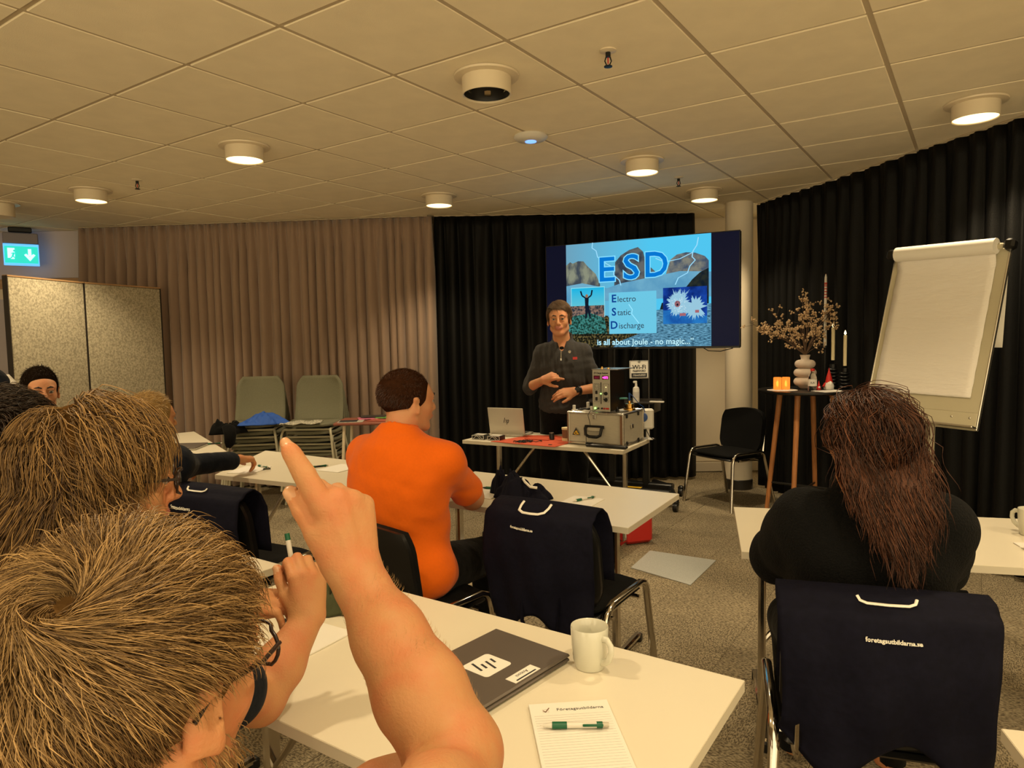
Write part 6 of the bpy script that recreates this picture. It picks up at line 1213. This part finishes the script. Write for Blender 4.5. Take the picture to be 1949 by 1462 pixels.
    pp = ho + np.stack(path, 1) @ R.T; tt = np.clip(.35 + rg.normal(0, .22, ncl)[cl] + rg.normal(0, .12, N), 0, 1); strands('hair', b, M['hair_brown'], pp, .00100, tt)
P3()
# ------------------------------------------------------------------ nearest man, arm raised
def P4():
    b = person('sandy haired man with glasses in front, raising his bare forearm and pointing up', (-.27, .52)); org = np.array(b.location)
    fwd = nrm(V(.32, .95, 0)); Rb = hframe(fwd); B0 = V(-.30, .50, 0); X = lambda x, y, z: B0 + Rb @ V(x, y, z)
    ho = V(-.345, .615, 1.186); R = hframe(nrm(V(.36, .93, 0)), .06); s = 1.08
    shr, shl = V(-.115, .40, .985), X(-.20, 0, .97); er, wr_ = V(-.078, .80, 1.000), V(-.222, .93, 1.185); el, wl = V(-.33, .74, .80), V(-.20, .83, .93)
    F1 = Field((-.72, .05, .42), (.12, 1.16, 1.42), .0038); L = head(F1, ho, R, s, neck=X(0, -.02, 1.0), wide=1.0)
    torso(F1, X(0, -.06, .60), X(0, -.04, .82), X(0, -.03, 1.0), shr, shl, 1.0)
    F1.cone(shr, er, .058, .052, .03, 0); F1.ell(er + V(.0, .0, .004), (.054, .050, .052), None, .02, 0)
    u = nrm(wr_ - er); F1.chain([er, er + (wr_ - er) * .30, er + (wr_ - er) * .62, wr_ - u * .02, wr_], [.050, .0565, .046, .0325, .031], .02, 0)
    # crease on the inside of the elbow
    cr_ = er * .5 + (er + (wr_ - er) * .1) * .5 + V(-.048, -.02, .0); F1.cone(cr_ + V(-.03, 0, -.008), cr_ + V(.05, -.01, .01), .003, .003, .010, 0, mode='s')
    F1.ell(V(-.088, .690, 1.008), (.050, .060, .053), None, .02, 0); F1.cone(V(-.130, .728, 1.056), V(-.060, .745, 1.050), .0045, .0055, .011, 0, mode='s')
    # raised hand: palm away, back towards the viewer, thumb on the left
    d = nrm(V(-.15, .10, 1.0)); bk = nrm(V(.62, -.75, .10)); hs = 1.10
    hand(F1, wr_, d, bk, -1, hs, curl=((.10, .22, .12), (1.25, 1.3, .7), (1.3, 1.35, .7), (1.3, 1.3, .7)), thumb=(1.0, .42, .15), tcurl=.05, spread=.20, nail=2, idx=[0])
    kp = wr_ + (d * .088 + np.cross(d, bk) * -1 * .027) * hs; F1.cone(kp, kp + nrm(d * .93 + np.cross(d, bk) * -.33 - bk * .12) * .075 * hs, .0155 * hs, .0118 * hs, .006, 0)
    # tendons
    for yy in (.018, .004): P_ = lambda x, y, z: wr_ + (d * x + np.cross(d, bk) * -1 * y + bk * z) * hs; F1.cone(P_(.0, yy * .4, .020), P_(.08, yy * 1.1, .016), .004, .004, .008, 0)
    # supporting left hand under the elbow
    F1.chain([shl, el, wl], [.052, .046, .030], .03, 0); hand(F1, wl, nrm(V(.9, -.1, .22)), nrm(V(-.1, .3, -.9)), 1, 1.0, curl=((.5, .6, .3),) * 4, thumb=(.8, .5, -.3), nail=2)
    seat_legs(F1, X(0, -.06, .58), fwd, 0); F1.wrinkle(.0004, 90, 2)
    fobj('body', F1, [M['skin'], M['skin_lip'], M['nail']], b, 2); eyes(b, L, R, s, org)
    C = Field((-.78, .05, .42), (.05, .92, 1.12), .007); torso(C, X(0, -.06, .62), X(0, -.04, .82), X(0, -.03, .985), shr, shl, 1.14); C.cone(shl, el, .075, .07, .03, 0); C.cone(shr, shr + (er - shr) * .28, .072, .072, .03, 0)
    C.wrinkle(.003, 25, 4); C.cone(X(0, -.03, .98), X(0, 0, 1.2), .075, .09, .01, 0, mode='s'); fobj('tshirt', C, M['white_tee'], b)
    def cut(Fc, LL): Fc.ell(LL(0, .090, -.030), (.090, .080, .085), R, .008, 0, 's'); Fc.ell(LL(0, .02, -.115), (.13, .12, .078), R, .008, 0, 's'); Fc.ell(LL(.085, .0, -.03), (.02, .028, .038), R, .006, 0, 's')
    haircap('hair_base', b, M['base_sand'], ho, R, s, .009, cut, h=.0035)
    rg = np.random.default_rng(35); N = 22000; ro = scalp_roots(N, rg, lambda v: (v[:, 2] > -.62 + .25 * (v[:, 1] > -.2)) & ~((v[:, 1] > .35) & (v[:, 2] < .42)) & ~((v[:, 1] > -.05) & (v[:, 2] < -.12)) & ~((v[:, 1] > -.30) & (v[:, 2] < .0) & (v[:, 0] > .5)))
    cw = nrm(V(.34, -.66, .70))
    def fl(p, v):
        r_ = v - cw; q = np.linalg.norm(r_, axis=1, keepdims=True) + .02; rad = r_ / q; sw = np.cross(cw, rad); front = np.clip(v[:, 1:2] + .4, 0, 1)
        return rad * (.8 - .8 * np.exp(-(q / .22) ** 2)) + sw * (1.1 * np.exp(-q * 1.6) + 1.2 * np.exp(-(q / .22) ** 2)) + np.array([.10, .45, 0]) * front + np.array([0, 0, -.5]) * np.clip(q - .8, 0, 1)
    nz = 2600; ex0 = cw + rg.normal(size=(nz, 3)) * .055; ro[:nz] = ex0 / np.linalg.norm(ex0, axis=1, keepdims=True)
    q = np.linalg.norm(ro - cw, axis=1); lift = np.where(ro[:, 2] > .2, .020, .010)
    hp = HC_; lf = .0175
    top = ro[:, 2] > .05
    a = grow(ho, R, s, ro[top], fl, 7, .0095, .016, rg, .09, clump=420, cvar=(.4, 1.7), hr=V(.079, .100, .089)); bb_ = grow(ho, R, s, ro[~top], fl, 6, .0075, .010, rg, .10, clump=400, hr=V(.079, .100, .089))
    strands('hair', b, M['hair_sand'], a, .00040, clump_tint(top.sum(), rg, .50, .30)); strands('side_hair', b, M['hair_sand'], bb_, .00042, clump_tint((~top).sum(), rg, .20, .2))
    glasses(b, L, org, M['frame_dark'], R, 1.0, .033, .020, .0021, yb=.112)
    # beard stubble
    v = rg.normal(size=(9000, 3)); v /= np.linalg.norm(v, axis=1, keepdims=True)
    for nm, pr in (('beard', M['hair_gold']),):
        roots = []; 
        for q_ in (-1, 1):
            for k in range(420):
                t = rg.uniform(0, 1); base = V(q_ * (.062 - .03 * t), .005 + .055 * t, -.055 - .03 * t) + rg.normal(size=3) * V(.004, .010, .012); roots.append(base)
        roots = np.array(roots); n0 = roots - V(0, 0, -.04); n0[:, 2] -= .02; n0 /= np.linalg.norm(n0, axis=1, keepdims=True); st = np.stack([roots + n0 * .004, roots + n0 * .012 + V(0, 0, -.003), roots + n0 * .014 + V(0, 0, -.008)], 1) * s
        strands(nm, b, pr, ho + st @ R.T, .0005, clump_tint(len(roots), rg, .6, .2))
    # fine arm hair
    A = []; sd = nrm(np.cross(u, V(0, 0, 1))); sd2 = np.cross(u, sd)
    for k in range(900):
        t = rg.uniform(.0, .95); a_ = rg.uniform(0, 6.28); rad = np.interp(t, [0, .3, .62, 1], [.050, .0562, .046, .031]) + .0005; n_ = math.cos(a_) * sd + math.sin(a_) * sd2; p0 = er + (wr_ - er) * t + n_ * rad; A.append([p0, p0 + n_ * .003 + u * .002 + sd * .002, p0 + n_ * .004 + u * .006 + sd * .004])
    strands('arm_hair', b, M['hair_sand'], np.array(A), .00016, clump_tint(900, rg, .8, .1))
P4()

# ------------------------------------------------------------------ golden haired man, profile, hands clasped
def P5():
    b = person('man with longer golden brown hair and glasses in a navy sweater, holding a pen', (-.70, 1.05)); org = np.array(b.location)
    fwd = nrm(V(.30, .95, 0)); Rb = hframe(fwd); B0 = V(-.76, 1.02, 0); X = lambda x, y, z: B0 + Rb @ V(x, y, z)
    ho = V(-.695, 1.160, 1.268); R = hframe(nrm(V(.80, .60, 0)), .10); s = 1.02
    shr, shl = X(.19, 0, 1.04), X(-.19, 0, 1.04); er, wr_ = V(-.508, 1.315, .800), V(-.432, 1.405, .925); el, wl = V(-.78, 1.36, .80), V(-.60, 1.38, .935)
    F1 = Field((-1.12, .72, .42), (-.28, 1.66, 1.44), .0042); L = head(F1, ho, R, s, neck=X(.02, .0, 1.06))
    torso(F1, X(0, -.04, .60), X(0, -.02, .84), X(0, 0, 1.05), shr, shl, 1.0); F1.chain([shr, er], [.052, .048], .02, 0); F1.chain([er, er * .6 + wr_ * .4, wr_], [.045, .047, .030], .02, 0); F1.chain([shl, el, wl], [.05, .045, .029], .02, 0)
    hand(F1, wr_, nrm(V(-.05, .12, 1)), nrm(V(.50, -.80, .1)), -1, 1.0, curl=((.9, 1.4, .9), (.9, 1.5, .9), (.9, 1.5, .9), (.9, 1.5, .9)), thumb=(.9, .5, .5), nail=2, spread=.05)
    hand(F1, wl, nrm(V(.80, .35, .30)), nrm(V(-.35, -.2, .9)), -1, .98, curl=((.5, .7, .3), (.6, .8, .3), (.7, .8, .3), (.7, .8, .3)), thumb=(.85, -.35, .3), tcurl=.2, nail=2)
    seat_legs(F1, X(0, -.03, .58), fwd, 0); fobj('body', F1, [M['skin'], M['skin_lip'], M['nail']], b, 1); eyes(b, L, R, s, org)
    C = Field((-1.20, .70, .42), (-.35, 1.6, 1.20), .007); torso(C, X(0, -.04, .62), X(0, -.02, .84), X(0, 0, 1.05), shr, shl, 1.18); 
    for a, e in ((shr, er), (shl, el)): C.cone(a, a + (e - a) * .72, .075, .070, .03, 0)
    C.wrinkle(.003, 25, 6); C.cone(X(.01, .0, 1.04), X(.02, .02, 1.28), .070, .09, .01, 0, mode='s'); fobj('sweater', C, M['navycloth'], b)
    def cut(Fc, LL): Fc.ell(LL(0, .095, -.040), (.090, .070, .085), R, .008, 0, 's'); Fc.ell(LL(0, .05, -.12), (.13, .11, .078), R, .008, 0, 's')
    haircap('hair_base', b, M['base_gold'], ho, R, s, .010, cut, h=.004)
    rg = np.random.default_rng(45)
    N = 8000; ro = scalp_roots(N, rg, lambda v: (v[:, 2] > -.55) & (v[:, 1] < .70) & ~((v[:, 1] > .45) & (v[:, 2] < .30)) & ~((v[:, 1] > .1) & (v[:, 2] < 0)))
    cw = nrm(V(-.1, -.35, .93)); ex0 = cw + rg.normal(size=(900, 3)) * .12; ro[:900] = ex0 / np.linalg.norm(ex0, axis=1, keepdims=True)
    def fl(p, v):
        r_ = v - cw; q = np.linalg.norm(r_, axis=1, keepdims=True) + .02; sgn = np.where(v[:, 0:1] >= -.05, 1, -1)
        f = np.where(v[:, 1:2] > -.35, np.concatenate([.45 * sgn, .48 + 0 * q, -.35 - .9 * np.clip(.6 - v[:, 2:3], 0, 1)], 1), np.concatenate([.15 * sgn, -.25 + 0 * q, -.9 + 0 * q], 1)); return f + r_ / q * .35
    fr = ro[:, 1] > -.30
    a = grow(ho, R, s, ro[fr], fl, 9, .0110, .016, rg, .15, grav=.35, wave=.20, clump=170, cvar=(.3, 2.0), zf=-.01, hr=V(.080, .101, .090)); c_ = grow(ho, R, s, ro[~fr], fl, 16, .0125, .014, rg, .17, grav=.5, wave=.26, clump=130, cvar=(.3, 1.5), zf=.0, hr=V(.080, .101, .090))
    strands('hair', b, M['hair_gold'], a, .00075, np.clip(rg.normal(.5, .3, fr.sum()), 0, 1)); strands('back_hair', b, M['hair_gold'], c_, .00075, np.clip(rg.normal(.35, .28, (~fr).sum()), 0, 1))
    glasses(b, L, org, M['frame_dark'], R, 1.0, .033, .021, .0022, yb=.112)
    # the pen in the hands
    t = thing('pen', 'white and green pen held upright between the clasped hands', 'pen', (-.478, 1.468, .985)); dd = nrm(V(-.22, .25, 1)) ; 
    for nm, a0, a1, m_, r_ in (('barrel', -.01, .085, M['white'], .0055), ('grip', -.045, -.01, M['green'], .0066), ('cap', .085, .10, M['green'], .0058)): obj(nm, MB().tube([tuple(dd * a0), tuple(dd * a1)], r_, 12), m_, t, smooth=60)
P5()

# ------------------------------------------------------------------ further audience members at the left
def bust(label, ho, fwd, s, hairm, n_h, shirt, skinm, seed, body_f=None, lean=.0, arms=None, hair=None, hh=.0055, short=True, gaze=(0, 0), wide=1.0, hstep=.007, hk=5, hr_=.0009, shz=-.235, cutf=None, brow=None, legs=True, capless=False):
    ho = V(*ho); f = nrm(V(fwd[0], fwd[1], 0)); bf = nrm(V(*(body_f or fwd), 0)); Rb = hframe(bf); c = ho - bf * lean; b = person(label, (c[0], c[1])); org = np.array(b.location); X = lambda x, y, z: V(c[0], c[1], ho[2]) + Rb @ V(x, y, z); R = hframe(f, .04)
    shr, shl = X(.185, -.02, shz), X(-.185, -.02, shz); lo = np.minimum(ho, V(c[0], c[1], 0)) - V(.42, .42, 0); hi = V(max(ho[0], c[0]) + .42, max(ho[1], c[1]) + .42, ho[2] + .16); lo[2] = .40; zp = .58 - ho[2]
    if arms:
        for q in arms: lo = np.minimum(lo, V(*q[0]) - .14); hi = np.maximum(hi, V(*q[0]) + .14); lo = np.minimum(lo, V(*q[1]) - .18); hi = np.maximum(hi, V(*q[1]) + .18)
        lo[2] = .40
    F1 = Field(lo, hi, hh); L = head(F1, ho, R, s, neck=X(0, -.01, shz + .03), wide=wide); torso(F1, X(0, -.05, zp), X(0, -.03, (zp + shz) / 2 + .05), X(0, -.02, shz + .02), shr, shl, 1.0)
    ar = arms or [(X(.22, .22, shz - .20), X(.05, .36, shz - .23)), (X(-.22, .22, shz - .20), X(-.05, .36, shz - .23))]
    for (e, w_), sh, sd in zip(ar, (shr, shl), (1, -1)):
        e, w_ = V(*e), V(*w_); F1.chain([sh, e, w_], [.05, .042, .028], .02, 0); hand(F1, w_, nrm(w_ - e + V(0, 0, -.02)), V(0, 0, 1), -sd, .95, curl=((.2, .3, .2), (.9, 1.0, .5), (1.0, 1.0, .5), (1.0, 1.0, .5)) if arms else ((.3, .4, .3),) * 4, thumb=(.7, .5, .3))
    if legs: seat_legs(F1, X(0, -.05, zp), bf, 0)
    fobj('body', F1, [skinm, M['skin_lip']], b); eyes(b, L, R, s, org, gaze, brow or M['hair_dark'])
    C = Field(lo - .03, hi, .008); torso(C, X(0, -.05, zp), X(0, -.03, (zp + shz) / 2 + .05), X(0, -.02, shz + .02), shr, shl, 1.16)
    for (e, w_), sh in zip(ar, (shr, shl)): e, w_ = V(*e), V(*w_); C.cone(sh, e, .070, .062, .03, 0); C.cone(e, e + (w_ - e) * .82, .062, .050, .02, 0)
    C.wrinkle(.0035, 30, seed); C.cone(X(0, -.015, shz + .03), X(0, 0, shz + .25), .068, .08, .01, 0, mode='s'); fobj('jacket' if 'quilted' in label else 'top', C, shirt, b)
    def cut(Fc, LL): Fc.ell(LL(0, .088, -.014), (.078, .062, .082), R, .008, 0, 's'); Fc.ell(LL(0, .03, -.11), (.12, .11, .085), R, .008, 0, 's')
    if not capless:
        haircap('hair_base', b, M['base_' + hairm.name.split('_')[0].replace('sandy', 'sand')], ho, R, s, .011, cutf or cut, wide=wide); rg = np.random.default_rng(seed)
        ro = scalp_roots(n_h, rg, lambda v: (v[:, 2] > -.40) & (v[:, 1] < .70) & ~((v[:, 1] > .36) & (v[:, 2] < .60)) & ~((v[:, 1] > -.05) & (v[:, 2] < .02)))
        fl = lambda p, v: np.stack([.25 * np.ones(len(p)), np.where(v[:, 2] > .3, .8, .1), np.where(v[:, 2] > .5, -.1, -.8)], 1) + v * .2
        strands('hair', b, hairm, grow(ho, R, s, ro, fl, hk, hstep, .016, rg, .25, clump=160, wide=wide), hr_, clump_tint(n_h, rg, .45, .3))
    return b, L, R
bust('light blond man leaning forward in a dark blue quilted jacket, pointing at a notepad', (-1.725, 3.30, 1.135), (.55, .83), 1.02, M['hair_blond'], 1800, M['navycloth'], M['skin'], 61, body_f=(.3, .95), lean=.04, shz=-.19, arms=[((-1.70, 3.58, .86), (-1.555, 3.90, .835)), ((-1.98, 3.60, .80), (-1.88, 3.85, .80))])
bust('dark haired man in a grey fleece at the left edge, seen from behind', (-1.185, 1.62, 1.262), (.50, .86), 1.06, M['hair_dark'], 3000, M['fleece'], M['skin_tan'], 62, hk=7, hstep=.009, body_f=(.45, .89), shz=-.21)
bust('young dark haired man turned towards the viewer before the felt divider', (-2.385, 3.50, 1.268), (.70, -.71), .98, M['hair_dark'], 1400, M['blackcloth'], M['skin_dark'], 63, body_f=(.8, -.2), gaze=(.1, -.05), wide=.95)
cp, Lc, Rc = bust('person wearing a navy baseball cap with a pale front at the left edge', (-2.00, 2.60, 1.305), (.93, .30), 1.0, M['hair_dark'], 500, M['blackcloth'], M['skin_tan'], 64)
oc = np.array(cp.location)
Fc_ = Field(V(-2.25, 2.35, 1.30), V(-1.75, 2.85, 1.46), .005); Fc_.ell(Lc(0, -.012, .040), (.096, .112, .094), Rc, 0, 0); Fc_.cone(Lc(0, 0, -.2), Lc(0, 0, .030), .16, .16, .004, 0, mode='s', clip=True); cap_ = fobj('baseball_cap', Fc_, M['navycloth'], cp)
obj('cap_brim', MB().grid(lambda u, v: tuple(Lc((u - .5) * .17 * math.sqrt(max(0, 1 - (v * .95) ** 2)), .08 + .10 * v, .040 - .10 * (u - .5) ** 2 * 2 - .012 * v) - oc), 14, 8), M['navycloth'], cap_, smooth=180, solid=.005)
obj('cap_badge', MB().grid(lambda u, v: tuple(Lc((u - .5) * .07, .098 - .03 * v - .25 * ((u - .5) * .1), .055 + .035 * v) - oc), 4, 4), M['paper'], cap_, smooth=180, solid=.006)
